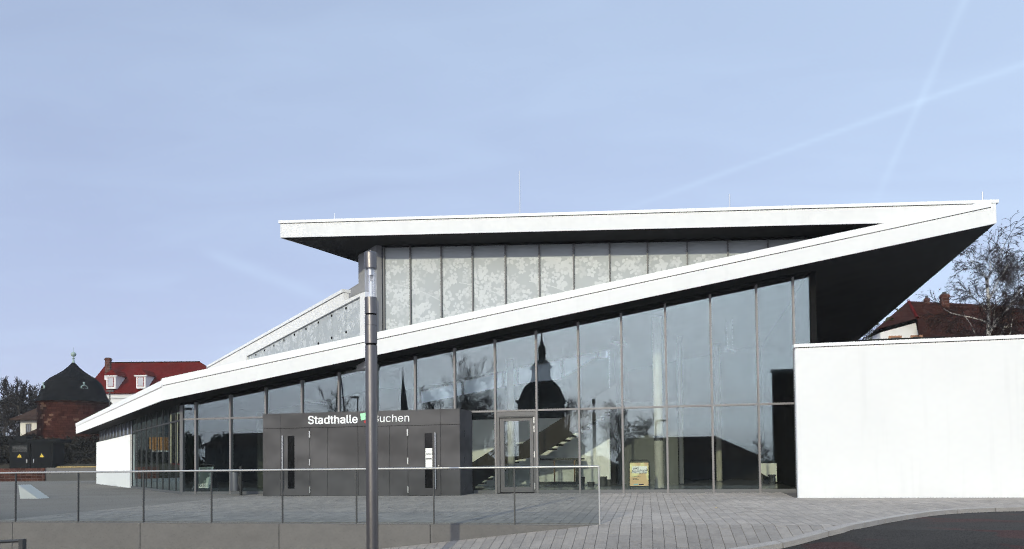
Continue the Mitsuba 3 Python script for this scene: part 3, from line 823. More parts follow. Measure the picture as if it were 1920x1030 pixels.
# stair: two flights and a landing, dark solid balustrade
st = f'{hall}__stair'
scene[st] = mikit.ply(poly_xz([(8.25, 0.0), (8.25, .80), (9.75, 1.68), (10.55, 1.68), (12.6, 2.92), (14.2, 3.88), (14.2, 3.0), (11.2, 1.20), (10.2, 1.02), (8.6, 0.0)], 5.30, 5.42), 'stair_brown')
taken.add(st); labels[st] = {'label': 'dark stair with a solid balustrade rising to the right'}
z, x = 0.0, 8.5
for i in range(20):
    if i == 9: x += .75
    z += .165
    part(st, 'step', box(x, x + .30 + (.75 if i == 8 else 0), 5.43, 6.6, z - .06, z), 'stair_brown')
    x += .27
for cx, cy, r in ((15.85, 2.45, .15), (16.54, 7.7, .09), (18.15, 11.95, .13), (10.18, 5.0, .14)):
    ck = part(hall, 'column', cyl(cx, cy, 0, zs(cx), r, 28), 'column_concrete', smooth=40)
    part(ck, 'collar', cyl(cx, cy, 0.0, .04, r + .02, 24), 'dark_metal', smooth=40)
part(f'{hall}__column', 'band', cyl(15.85, 2.45, 1.62, 1.78, .153, 28), 'dark_metal', smooth=40)


def lum(key, x0, x1, y, z0, z1):
    d = thing(key, f'slim white strip lamp inside the hall, {key_note}', 'ceiling lamp', 'strip lamps under the hall ceiling')
    part(d, 'lamp_body', poly_xz([(x0, z0), (x1, z1), (x1, z1 + .05), (x0, z0 + .05)], y, y + .09), 'white_metal', label='white housing')
    k = part(d, 'diffuser', poly_xz([(x0 + .01, z0 - .012), (x1 - .01, z1 - .012), (x1 - .01, z1 - .001), (x0 + .01, z0 - .001)], y + .008, y + .082), 'letter_white')

    for t in (.15, .85):
        xx = x0 + (x1 - x0) * t
        part(d, 'wire', box(xx - .003, xx + .003, y + .04, y + .046, z0 + (z1 - z0) * t + .05, zs(xx)), 'steel')


for key_note, a in (('high behind the middle panes', (14.1, 14.67, 6, 6.40, 6.17)[:1]),):
    pass
key_note = 'highest, right of the church reflection'
lum('strip_lamp', 14.10, 14.67, 4.5, 5.32, 5.20)
key_note = 'rightmost, near the white block'
lum('strip_lamp', 18.27, 18.57, 6.0, 5.12, 5.00)
key_note = 'long one above the lettering'
lum('strip_lamp', 1.60, 2.52, 5.0, 3.50, 3.42)

# display counter, planters, table, stool
dc = thing('display_counter', 'dark framed counter with wooden uprights standing inside behind the glazed door bay', 'counter')
part(dc, 'top', box(10.95, 12.75, 6.2, 7.0, 1.03, 1.10), 'black_plastic')
part(dc, 'base', box(10.95, 12.55, 6.25, 6.95, 0.06, .16), 'black_plastic')
for x in (10.97, 11.62, 12.42):
    part(dc, 'upright', box(x, x + .05, 6.25, 6.30, .16, 1.03), 'wood_trim')
part(dc, 'side', box(12.48, 12.55, 6.3, 6.95, .16, 1.03), 'black_plastic')
for (x, y, r, h), lb in zip(((12.78, 5.9, .12, .36), (13.10, 6.1, .15, .16), (13.58, 5.9, .17, .37), (13.78, 6.15, .13, .25)),
                            ('tall dark planter inside behind the railing end', 'low round dark bowl beside the planters inside', 'wide dark tub inside right of the railing end', 'small dark tub tucked behind the wide tub')):
    single('planter', lathe([[0, 0], [r * .8, 0], [r, h * .95], [r * 1.03, h], [r * .9, h], [r * .85, h * .9], [0, h * .88]], x, y, 0, 20), 'planter', lb, 'planter', smooth=40)
tb = thing('draped_table', 'small table under a white cloth inside at the right end of the glass front', 'table')
part(tb, 'tablecloth', cat(box(20.0 - .35, 20.0 + .22, 8.4, 9.2, .78, .80), slab([(19.63, 8.38), (20.24, 8.38), (20.24, 8.42), (19.63, 8.42)], lambda x, y: .42 if x < 19.8 else .05, lambda x, y: .79)), 'cloth_white')
part(tb, 'leg', box(19.68, 19.72, 8.5, 8.54, 0, .78), 'black_plastic')
part(tb, 'leg', box(20.16, 20.20, 8.5, 8.54, 0, .78), 'black_plastic')
single('stool', lathe([[0, 0], [.15, 0], [.15, .05], [.12, .07], [.12, .28], [.15, .30], [.15, .36], [0, .36]], 20.0, 7.9, 0, 18), 'black_plastic', 'small black drum stool in front of the white draped table', 'stool', smooth=40)


def a_board(name, label, cx, cy, w, h, front, depth=.5, rot=0.0):
    k = thing(name, label, 'sandwich board')
    lean = depth / 2
    def P(u, v, side): return (cx + u + rot * v * 0, cy + side * (lean * (1 - v / h) + .015), v)
    for s_, nm in ((-1, 'front_frame'), (1, 'rear_frame')):
        pts = [P(-w / 2, 0, s_), P(-w / 2, h - .07, s_), P(-w / 2 + .05, h, s_), P(w / 2 - .05, h, s_), P(w / 2, h - .07, s_), P(w / 2, 0, s_)]
        part(k, nm, cat(path_tube(pts, .016), path_tube([P(-w / 2, .14, s_), P(w / 2, .14, s_)], .012)), 'black_plastic', smooth=40)
    def sheet_(u0, u1, v0, v1, off, m, nm, side=-1):
        q = [P(u0, v0, side), P(u1, v0, side), P(u1, v1, side), P(u0, v1, side)]
        v = np.array(q) + np.array([0, side * off, 0]); w_ = v + np.array([0, -side * .004, 0])
        return part(k, nm, (np.vstack([v, w_]), np.array([(0, 1, 2), (0, 2, 3), (4, 6, 5), (4, 7, 6), (0, 4, 5), (0, 5, 1), (1, 5, 6), (1, 6, 2), (2, 6, 7), (2, 7, 3), (3, 7, 4), (3, 4, 0)])), m)
    sheet_(-w / 2 + .02, w / 2 - .02, .16, h - .08, .004, front, 'poster')
    sheet_(-w / 2 + .02, w / 2 - .02, .16, h - .08, .004, 'black_plastic', 'back_panel', 1)
    part(k, 'brace', cat(path_tube([P(w / 2, .45, -1), P(w / 2, .45, 1)], .008), path_tube([P(-w / 2, .45, -1), P(-w / 2, .45, 1)], .008)), 'black_plastic')
    return k, P, sheet_


def on_board(k, P, text, hgt, u, v, width, m, bold=True, slant=0.15, tilt=0.10):
    t = meshkit.text_mesh(text, hgt, .002, bold)
    q = np.array(t.vertices); q[:, 0] -= q[:, 0].min(); q[:, 0] *= width / q[:, 0].max()
    uu = u + q[:, 0] + slant * q[:, 1]; vv = v + q[:, 1] + tilt * q[:, 0]
    w = np.array([P(a, b, -1) for a, b in zip(uu, vv)]); w[:, 1] -= .006 + q[:, 2]
    part(k, 'poster_text', trimesh.Trimesh(w, t.faces, process=False), m)


k, P, sh = a_board('poster_stand', 'black sandwich board with a cream yellow concert poster inside the right glazing', 15.29, .78, .62, .97, 'poster_cream', .55)
sh(-.22, .25, .56, .78, .007, 'poster_white', 'poster_field')
on_board(k, P, 'SWR1', .065, -.20, .665, .20, 'ink')
on_board(k, P, 'Pop & Poesie', .075, -.23, .575, .50, 'ink')
on_board(k, P, 'IN CONCERT', .04, .0, .535, .25, 'ink', True)
for v, wd in ((.44, .24), (.39, .14), (.345, .18)):
    sh(-.20, -.20 + wd, v, v + .014, .007, 'ink', 'poster_line')
sh(-.17, -.03, .19, .225, .007, 'ink_blue', 'poster_line'); sh(.0, .14, .19, .225, .007, 'ink', 'poster_line')
k, P, sh = a_board('poster_stand', 'black sandwich board with a dark landscape poster inside the left glazing', -.20, .85, .72, 1.0, 'poster_dark', .5)
on_board(k, P, 'MUSIC', .10, -.28, .22, .52, 'poster_white', True, 0, 0)
sh(-.30, .28, .175, .20, .007, 'poster_white', 'poster_line')

# ------------------------------------------------------------------ railing and retaining wall
rl_k = thing('glass_railing', 'frameless glass railing with a thin steel handrail along the terrace edge', 'railing')
YR = -11.0
px = [15.30 - 1.507 * i for i in range(0, 14)]
for a, b in zip(px[1:], px):
    part(rl_k, 'pane', (np.array([(a + .012, YR, -.16), (b - .012, YR, -.16), (b - .012, YR - .015, .83), (a + .012, YR - .015, .83)]), np.array([(0, 1, 2), (0, 2, 3)])), 'rail_glass')
    part(rl_k, 'post', box(a - .011, a + .011, YR - .018, YR + .012, -.17, .828), 'dark_metal')
for a, b in zip(px[2::2], px[0::2]):
    part(rl_k, 'handrail', tubes([[a, YR - .016, .845, b - .004, YR - .016, .845, .019, .019]], 14), 'rail_steel', smooth=60)
part(rl_k, 'end_post', path_tube([(15.30, YR - .016, .845), (15.305, YR - .01, -.17)], .017, 10), 'rail_steel', smooth=60)
part(rl_k, 'base_rail', box(px[-1], 15.30, YR - .014, YR + .012, -.175, -.158), 'frame_dark')
rw = thing('retaining_wall', 'smooth grey concrete wall in long panels under the glass railing', 'wall')
sx = [15.28, 15.28 - 3.06 + .0] + [12.21 - 3.01 * k for k in range(1, 7)]
sx = [15.285, 12.22, 9.21, 6.2, 3.19, .18, -2.83, -5.84]
for b, a in zip(sx, sx[1:]):
    part(rw, 'panel', box(a + .007, b - .007, YR - .03, YR + .12, -1.3, -.178), 'concrete')
part(rw, 'core', box(sx[-1], 15.2, YR + .0, YR + .10, -1.3, -.20), 'black_gap')

# ------------------------------------------------------------------ street lamp in front
LX, LY, LR = 12.335, -14.02, .0875
R_ = np.cross(FWD, UP)
sl = thing('street_lamp', 'dark grey column lamp with a clear glass cylinder head in the foreground', 'street lamp')
part(sl, 'shaft', cyl(LX, LY, -1.0, 2.66, LR, 40), 'lamp_metal', smooth=40)
part(sl, 'collar', cyl(LX, LY, 2.69, 2.95, LR + .002, 40), 'lamp_metal', smooth=40)
part(sl, 'collar', cyl(LX, LY, 2.955, 3.10, LR + .002, 40), 'lamp_metal', smooth=40)
part(sl, 'collar', cyl(LX, LY, 3.125, 3.365, LR + .002, 40), 'lamp_metal', smooth=40)
part(sl, 'groove', cyl(LX, LY, 2.655, 2.695, LR - .008, 32), 'black_gap', smooth=40)
part(sl, 'groove', cyl(LX, LY, 3.095, 3.13, LR - .008, 32), 'black_gap', smooth=40)
part(sl, 'glass_cylinder', trimesh.creation.cylinder(.083, .425, sections=40, cap=False) if False else tubes([[LX, LY, 3.365, LX, LY, 3.79, .083, .083]], 40), 'lamp_glass', smooth=60)
part(sl, 'inner_rod', cat(*[cyl(LX + .045 * math.cos(a), LY + .045 * math.sin(a), 3.365, 3.80, .006, 8) for a in (0.4, 2.5, 4.6)]), 'steel')
part(sl, 'bulb_tube', cyl(LX, LY, 3.37, 3.60, .028, 20), 'white_metal', smooth=40)
part(sl, 'socket', cyl(LX, LY, 3.69, 3.80, .045, 20), 'rail_steel', smooth=40)
part(sl, 'cap', lathe([[0, 3.79], [LR + .002, 3.79], [LR + .004, 3.80], [LR + .004, 4.02], [LR - .01, 4.035], [.02, 4.037], [.02, 4.06], [0, 4.06]], LX, LY, 0, 40), 'lamp_metal', smooth=40)

# ------------------------------------------------------------------ bin, wedge, small rail
bn = thing('litter_bin', 'round grey litter bin on a black post beside the entrance box', 'bin')
part(bn, 'body', lathe([[0, .10], [.15, .10], [.155, .12], [.155, .70], [.15, .72], [.10, .72]], 2.03, -.85, 0, 32), 'bin_metal', smooth=40)
part(bn, 'lid', lathe([[0, .84], [.13, .83], [.157, .80], [.157, .755], [.12, .75], [0, .75]], 2.03, -.85, 0, 32), 'bin_metal', smooth=40)
part(bn, 'post', box(2.235, 2.305, -.93, -.86, -.04, .93), 'black_plastic')
part(bn, 'bracket', box(2.17, 2.24, -.91, -.87, .25, .62), 'black_plastic')
wd = thing('concrete_wedge', 'pale triangular concrete wedge standing on the terrace at the far left', 'wedge')
scene[wd] = mikit.ply(poly_xz([(-4.78, -.06), (-4.08, -.06), (-4.86, .40)], -2.6, -2.1), 'wedge_pale')
hr = thing('lower_handrail', 'dark square steel handrail at the bottom left corner', 'handrail')
part(hr, 'rail', tubes([[3.0, -15.5, -.32, 7.45, -15.2, -.11, .024, .024]], 4), 'dark_metal')
part(hr, 'post', box(7.43, 7.50, -15.24, -15.17, -1.0, -.085), 'dark_metal')
single('fallen_leaf', (np.array([(17.36, -7.02, -.098), (17.43, -7.03, -.09), (17.45, -6.96, -.098), (17.38, -6.94, -.086)]), np.array([(0, 1, 2), (0, 2, 3)])), 'ochre', 'yellow fallen leaf on the paving in front of the glass', 'leaf')

# ------------------------------------------------------------------ trees
UPZ = np.array([0, 0, 1.0])


def bare_tree(seed, h, r0, kids=(9, 6, 5, 4), spread=.75, droop=0.0, rise=.25, first=.25, lens=(.42, .5, .5, .5), wig=.10):
    rng = np.random.default_rng(seed)
    big, fine, tips = [], [], []
    def grow(p, d, Ln, r, lev):
        n = 7 if lev == 0 else 5 if lev == 1 else 4 if lev == 2 else 3
        st_, pos = Ln / n, [(p.copy(), d.copy(), r)]
        for i in range(n):
            bend = rng.normal(0, wig * (0.6 if lev == 0 else 1.4), 3)
            d = d + bend + UPZ * (rise * (.25 if lev else .1)) - UPZ * droop * (0 if lev < 2 else (lev - 1) * .55)
            d = d / np.linalg.norm(d)
            q = p + d * st_
            r1 = max(r * (1 - (.85 if lev else .75) / n * (1.1)), .004 * h / 12)
            (big if lev < 2 else fine).append([*p, *q, r, r1])
            p, r = q, r1
            pos.append((p.copy(), d.copy(), r))
        if lev >= len(kids):
            tips.append(p); return
        k = kids[lev]
        for j in range(k):
            f = first + (1 - first) * (j + rng.random()) / k if lev == 0 else .2 + .8 * (j + rng.random()) / k
            i = min(int(f * n), n - 1); fr = f * n - i
            a, b = pos[i], pos[i + 1]
            q = a[0] * (1 - fr) + b[0] * fr
            dd = a[1]
            ax = np.cross(dd, rng.normal(0, 1, 3)); ax /= np.linalg.norm(ax)
            sp = spread * rng.uniform(.7, 1.25)
            nd = dd * math.cos(sp) + ax * math.sin(sp)
            ll = Ln * lens[lev] * rng.uniform(.7, 1.2) * ((1.15 - .55 * f) if lev == 0 else 1)
            grow(q, nd, ll, max(b[2] * rng.uniform(.42, .62), .004 * h / 12), lev + 1)
    grow(np.zeros(3), np.array([0, 0, 1.0]), h * .86, r0, 0)
    return np.array(big), np.array(fine), np.array(tips)


def leaves(rng, pts, size, jit, per):
    c = np.repeat(pts, per, 0) + rng.normal(0, jit, (len(pts) * per, 3))
    a = rng.normal(0, 1, c.shape); a /= np.linalg.norm(a, axis=1, keepdims=True)
    b = np.cross(a, rng.normal(0, 1, c.shape)); b /= np.linalg.norm(b, axis=1, keepdims=True)
    s_ = size * rng.uniform(.6, 1.3, (len(c), 1))
    v = np.stack([c - a * s_, c + b * s_ * .55, c + a * s_, c - b * s_ * .55], 1).reshape(-1, 3)
    i = np.arange(len(c))[:, None] * 4
    return trimesh.Trimesh(v, np.vstack([i + [0, 1, 2], i + [0, 2, 3]]), process=False)


def put_tree(x, y, z, label, seed, h, r0, bark='bark', twig='twig', leaf=None, lsize=.1, ljit=.25, per=3, group=None, catg='tree', rot=0.0, name='bare_tree', minr=None, **kw):
    big, fine, tips = bare_tree(seed, h, r0, **kw)
    if minr:
        for s_ in (fine,):
            s_[:, 6:8] = np.maximum(s_[:, 6:8], minr)
    off = np.array([x, y, z])
    k = thing(name, label, catg, group)
    for s_ in (big, fine):
        s_[:, :3] += off; s_[:, 3:6] += off
    part(k, 'trunk', tubes(big, 6), bark, smooth=70)
    part(k, 'crown', tubes(fine, 3), twig)
    if leaf:
        part(k, 'foliage', leaves(np.random.default_rng(seed + 1), tips + off, lsize, ljit, per), leaf)
    return k


def at(px_, py_, depth):
    """World point at a pixel of the survey photograph and a distance along the view axis (used to place far things)."""
    f = 1498.04
    Rr = np.cross(FWD, UP); Rr /= np.linalg.norm(Rr)
    Uu = np.cross(Rr, FWD)
    return CAM + depth * (FWD + Rr * (px_ - 960) / f - Uu * (py_ - 825.68) / f)


# right: birch and a tree with brown leaves, distant crown behind the roof tip
put_tree(31.15, 19.0, 0, 'birch with white trunk and hanging twigs in front of the red hip roof', 21, 11.9, .16, 'birch_bark', 'twig_birch', kids=(18, 7, 6, 4), spread=.64, droop=.20, rise=.35, first=.42, lens=(.30, .55, .55, .6), leaf='leaf_brown', lsize=.045, ljit=.15, per=1, name='birch_tree', minr=.011)
put_tree(38.2, 32.6, 0, 'tree with sparse brown leaves cut by the right edge of the photo', 33, 10.6, .2, kids=(18, 9, 6, 4), spread=.8, droop=.05, first=.3, leaf='leaf_brown', lsize=.10, ljit=.30, per=4, name='leafy_tree', minr=.016)
put_tree(35.9, 30.0, 0, 'low tree with russet leaves left of the tree at the right edge', 35, 7.3, .13, kids=(14, 8, 6, 4), spread=.9, droop=.08, first=.3, leaf='leaf_brown', lsize=.10, ljit=.30, per=4, name='leafy_tree', minr=.012)
put_tree(30.2, 40.0, 0, 'far bare tree just right of the dark roof underside', 37, 11.0, .18, kids=(11, 7, 5, 4), spread=.85, name='bare_tree', minr=.016)
# left: bare trees behind the round tower
for i, (a, b, dpt, h, lb) in enumerate(((40, 735, 92, 13.0, 'tall bare tree with stubby branches left of the round tower'), (8, 745, 96, 12.5, 'bare tree at the left edge of the photo'), (68, 742, 100, 12.5, 'bare tree close against the round tower'))):
    p = at(a, b, dpt)
    put_tree(p[0], p[1], p[2] - h + .4, lb, 50 + i, h, .24, kids=(14, 8, 6, 5), spread=.6, first=.2, rise=.5, minr=.028, wig=.14)
# behind the camera, seen in the glass
for x, y, h, sd, lb, kw in ((-10.4, -67.1, 13.6, 61, 'large bare tree mirrored in the panes above the entrance box', dict(kids=(14, 8, 6, 4), spread=.7)),
                            (-5.0, -58.0, 9.3, 62, 'dense bare shrub tree mirrored beside the large tree', dict(kids=(16, 8, 6, 4), spread=.95, first=.1)),
                            (-10.6, -57.0, 8.9, 63, 'small bare tree mirrored left of the large tree', dict(kids=(10, 7, 5, 4), spread=.7)),
                            (8.5, -79.8, 8.6, 64, 'bare tree mirrored above the sandwich board', dict(kids=(14, 8, 6, 4), spread=.8)),
                            (12.5, -80.0, 7.0, 65, 'bare tree mirrored beside the tall inner column', dict(kids=(12, 8, 6, 4), spread=.8)),
                            (2.6, -69.2, 8.4, 66, 'bare tree mirrored right of the church tower', dict(kids=(14, 8, 6, 4), spread=.85)),
                            (-8.0, -72.0, 8.6, 69, 'bare tree mirrored left of the church tower', dict(kids=(14, 8, 6, 4), spread=.85)),
                            (-21.5, -59.1, 9.0, 67, 'thin bare tree mirrored beside the pointed arch', dict(kids=(10, 7, 5, 4), spread=.5)),
                            (23.6, -62.0, 3.6, 68, 'low bare bush mirrored near the white block', dict(kids=(12, 7, 5, 3), spread=.9, first=.05))):
    put_tree(x, y, -1.4, lb, sd, h + 1.0, .2, minr=.014, **kw)
for x, y, lb, s_ in ((-33.5, -55.0, 'dark evergreen mirrored in the left panes', 81), (-38.0, -54.0, 'round evergreen mirrored at the far left pane', 82), (-36.0, -60.0, 'pointed evergreen mirrored behind the other two', 83)):
    put_tree(x, y, -1.4, lb, s_, 5.0, .22, kids=(18, 7, 5, 3), spread=1.0, first=.08, leaf='leaf_evergreen', lsize=.22, ljit=.35, per=6, name='evergreen_tree', minr=.012)
# ivy on the right house
rngi = np.random.default_rng(9)
pts = np.stack([28.92 + rngi.normal(0, .62, 900), 26.2 + rngi.normal(0, .25, 900), 7.7 + rngi.normal(0, .62, 900)], 1)
iv = thing('ivy_bush', 'leafy green ivy crown in front of the white gable of the red hip roof', 'bush')
part(iv, 'foliage', leaves(rngi, pts, .15, .06, 3), 'leaf_green')
part(iv, 'stem', cyl(28.92, 26.2, 0, 7.5, .09, 8), 'bark')

# ------------------------------------------------------------------ left background
TCx, TCy = -39.5, 39.3
mat('sandstone', proc(sandstone_fn(TCx, TCy, 2.95)), 0.9)
tw = thing('round_tower', 'round red sandstone tower under a dark bell shaped slate roof', 'tower')
part(tw, 'wall', lathe([[2.95, 1.0], [2.95, 6.75], [3.02, 6.8], [3.02, 7.0]], TCx, TCy, 0, 56), 'sandstone', smooth=40)
part(tw, 'cornice', lathe([[3.0, 6.92], [3.18, 6.98], [3.22, 7.06], [3.0, 7.1]], TCx, TCy, 0, 56), 'tile_brown', smooth=40)
rprof = [[3.28, 7.10], [3.24, 7.16], [3.05, 7.35], [2.82, 7.75], [2.66, 8.25], [2.52, 8.65], [2.30, 9.0], [1.95, 9.35], [1.40, 9.70], [.85, 10.10], [.48, 10.45], [.25, 10.72], [.14, 10.85], [0, 10.9]]
part(tw, 'roof', lathe(rprof, TCx, TCy, 0, 56), 'slate', smooth=50)
part(tw, 'finial', lathe([[0, 10.8], [.14, 10.85], [.09, 11.05], [.06, 11.2], [.13, 11.27], [.06, 11.33], [.06, 11.42], [.2, 11.52], [.24, 11.66], [.2, 11.8], [.05, 11.88], [.02, 11.92], [.015, 12.3], [0, 12.3]], TCx, TCy, 0, 20), 'copper_green', smooth=50)
vd = np.array([CAM[0] - TCx, CAM[1] - TCy]); vd /= np.linalg.norm(vd); vr = np.array([-vd[1], vd[0]])
for u, r in ((0.85, 2.58), (-2.40, 2.62)):
    c = np.array([TCx, TCy]) + vr * u * 1.0 + vd * math.sqrt(max(r * r - u * u, .05))
    sgn = c - np.array([TCx, TCy]); sgn /= np.linalg.norm(sgn)
    dk_ = part(tw, 'dormer', place(cat(poly_xz([(.32 * math.cos(t), .32 * math.sin(t)) for t in np.linspace(0, math.pi, 11)], -.10, .5)), (c[0], c[1], 8.25), (-sgn[1], sgn[0])), 'copper_green')
    part(dk_, 'opening', place(poly_xz([(.24 * math.cos(t), .03 + .24 * math.sin(t)) for t in np.linspace(0, math.pi, 11)], -.13, -.105), (c[0], c[1], 8.25), (-sgn[1], sgn[0])), 'black_gap')
    part(dk_, 'knob', lathe([[0, 0], [.05, .03], [.05, .12], [.09, .2], [.05, .28], [0, .3]], c[0], c[1], 8.56, 10), 'copper_green')
for i, t in enumerate((.92, .97, .88)):   # pale repair stones
    pass


def building(name, label, origin, dx, w, dpt, h, wall, catg='house'):
    k = thing(name, label, catg)
    part(k, 'wall', place(box(0, w, 0, dpt, 0, h), origin, dx), wall)
    return k


RD = R_ / np.linalg.norm(R_)                 # right of view, used as house front direction
rd = np.array([RD[0], RD[1]]); rd /= np.linalg.norm(rd)


def hip_roof(w, d, ov, rise, e0, e1, z0, th=.12):
    """Hip roof in local coordinates: footprint 0..w, 0..d, ridge from e0 to w-e1 at mid depth."""
    v = [(-ov, -ov, z0), (w + ov, -ov, z0), (w + ov, d + ov, z0), (-ov, d + ov, z0), (e0, d / 2, z0 + rise), (w - e1, d / 2, z0 + rise)]
    f = [(0, 1, 5), (0, 5, 4), (1, 2, 5), (2, 3, 4), (2, 4, 5), (3, 0, 4)]
    v2 = [(a, b, c - th) for a, b, c in v[:4]]
    k = len(v)
    f += [(0, k + 1, 1), (0, k, k + 1), (1, k + 2, 2), (1, k + 1, k + 2), (2, k + 3, 3), (2, k + 2, k + 3), (3, k, 0), (3, k + 3, k), (k, k + 3, k + 2), (k, k + 2, k + 1)]
    return trimesh.Trimesh(np.array(v + v2, float), np.array(f), process=False)


def window(parent, origin, dx, x0, x1, z0, z1, frame_m='house_white', pane_m='far_pane', bar=True):
    k = part(parent, 'window', place(cat(box(x0 - .08, x1 + .08, -.06, .02, z0 - .08, z0), box(x0 - .08, x1 + .08, -.06, .02, z1, z1 + .08), box(x0 - .08, x0, -.06, .02, z0, z1), box(x1, x1 + .08, -.06, .02, z0, z1),
                                         *([box((x0 + x1) / 2 - .03, (x0 + x1) / 2 + .03, -.05, .02, z0, z1)] if bar else [])), origin, dx), frame_m)
    part(k, 'pane', place(box(x0, x1, -.02, -.004, z0, z1), origin, dx), pane_m)
    return k


# red roofed town house behind the tower
o = np.append(at(150, 740, 94)[:2], 0)
rh = thing('red_roof_house', 'white house with a large red hip roof and two dormers behind the round tower', 'house')
part(rh, 'wall', place(box(1.0, 16.6, 1.0, 10.5, 0, 9.85), o, rd), 'house_white')
part(rh, 'cornice', place(box(.8, 16.8, .8, 1.0, 9.2, 9.75), o, rd), 'house_white')
rk = part(rh, 'roof', place(hip_roof(16.2, 9.5, .55, 4.2, -.45, 5.0, 9.85), np.array([o[0], o[1], 0]) + np.append(rd, 0) * .7 + np.append([-rd[1], rd[0]], 0) * 1.0, rd), 'tile_red')
part(rk, 'ridge_tiles', place(tubes([[.3, 5.75, 14.08, 11.85, 5.75, 14.08, .09, .09]], 6), o, rd), 'tile_brown')
pc = at(203, 700, 97)
part(rk, 'chimney', place(cat(box(-.29, .29, -.25, .25, 11.6, 14.3), box(-.35, .35, -.31, .31, 14.02, 14.16)), (pc[0], pc[1], 0), rd), 'brick_wall')
part(rk, 'chimney_flashing', place(box(-.32, .32, -.28, .28, 11.5, 12.1), (pc[0], pc[1], 0), rd), 'house_white')
for a in (208, 264):
    p = at(a, 735, 94.6)
    q = part(rh, 'dormer', place(cat(box(-.56, .56, 0, 2.6, 9.95 + .35, 11.9)), (p[0], p[1], 0), rd), 'house_white')
    part(q, 'roof', place(trimesh.Trimesh(np.array([(-.8, -.2, 11.9), (.8, -.2, 11.9), (.8, 3.0, 11.9), (-.8, 3.0, 11.9), (0, .2, 12.65), (0, 3.4, 12.65)]), np.array([(0, 1, 4), (1, 2, 5), (1, 5, 4), (3, 0, 4), (3, 4, 5), (0, 3, 2), (0, 2, 1)]), process=False), (p[0], p[1], 0), rd), 'tile_red')
    part(q, 'eaves', place(box(-.74, .74, -.15, .05, 11.74, 11.895), (p[0], p[1], 0), rd), 'house_white')
    part(q, 'window', place(cat(box(-.36, .36, -.04, .03, 10.55, 11.65)), (p[0], p[1], 0), rd), 'red_trim')
    part(q, 'pane', place(box(-.30, .30, -.06, -.041, 10.6, 11.6), (p[0], p[1], 0), rd), 'pane_pale')
for i in range(6):
    window(rh, o + np.append([-rd[1], rd[0]], 0) * 1.0, rd, 2.4 + 2.4 * i, 3.3 + 2.4 * i, 6.5, 8.2)
# lower house with dark roof left of the tower
o = np.append(at(38, 800, 88)[:2], 0)
wh = thing('small_white_house', 'small cream house with a dark hip roof between the bare trees and the tower', 'house')
part(wh, 'wall', place(box(0, 6.5, 0, 6, 1, 6.35), o, rd), 'cream')
part(wh, 'roof', place(hip_roof(6.5, 6, .75, 2.6, 3.0, 2.0, 6.4), o, rd), 'tile_dark')
for x0 in (.72, 2.2):
    window(wh, o, rd, x0, x0 + .42, 5.0, 5.85, 'house_dark')
part(wh, 'porch_roof', place(trimesh.Trimesh(np.array([(.1, -2.2, 3.9), (6.5, -2.2, 3.9), (6.5, -.02, 6.0), (2.6, -.02, 5.7), (.1, -2.2, 3.8), (6.5, -2.2, 3.8)]), np.array([(0, 1, 2), (0, 2, 3), (4, 5, 1), (4, 1, 0)]), process=False), o, rd), 'tile_dark')
part(wh, 'downpipe', place(cyl(2.95, -.1, 3.0, 6.3, .05, 8), o, rd), 'steel')
# little street lamp in front of the red house
p = at(206, 735, 68)
lp = thing('far_street_lamp', 'thin street lamp with flat head before the red roofed house', 'street lamp')
part(lp, 'pole', cyl(p[0], p[1], 0, p[2], .05, 8), 'dark_metal')
part(lp, 'head', place(box(-.25, .32, -.1, .1, 0, .12), (p[0], p[1], p[2]), rd), 'dark_metal')
# brick wall, bank, grey wall
D0 = 62.0
a = at(-60, 880, D0); b = at(84, 880, D0)
ln = np.linalg.norm((b - a)[:2])
bw = thing('brick_wall', 'low red brick wall with pale joints at the far left of the terrace', 'wall')
part(bw, 'wall', place(box(0, ln, 0, .35, -.2, .82), (a[0], a[1], 0), rd), 'brick_wall')
nst = 14
for i in range(nst):
    part(bw, 'coping_stone', place(box(ln * i / nst + .01, ln * (i + 1) / nst - .01, -.05, .40, .825, .98), (a[0], a[1], 0), rd), 'brick_wall')
b2 = at(200, 877, D0)
gw = thing('grey_wall', 'grey concrete wall with an ochre top edge beside the far white wall', 'wall')
l2 = np.linalg.norm((b2 - b)[:2])
part(gw, 'wall', place(box(0, l2, .1, .35, -.2, 1.0), (b[0], b[1], 0), rd), 'concrete')
part(gw, 'capping', place(box(.9, l2, .02, .40, 1.003, 1.09), (b[0], b[1], 0), rd), 'ochre')
# dark bank (shrubs) behind the grey wall
rngb = np.random.default_rng(12)
bk = []
a3 = at(84, 850, 65); 
uu = rngb.uniform(-8, 6.5, 4600); vv = rngb.uniform(0, 9, 4600)
pts = np.stack([a3[0] + rd[0] * uu - rd[1] * vv, a3[1] + rd[1] * uu + rd[0] * vv, .95 + .22 * vv + rngb.uniform(0, .45, 4600) + np.where(uu < 0, .9, 0) * rngb.random(4600)], 1)
bs = thing('ground_cover', 'dark low ground cover on the bank below the round tower', 'ground cover', kind='stuff')
scene[bs] = mikit.ply(leaves(rngb, pts, .15, .14, 5), 'bank')
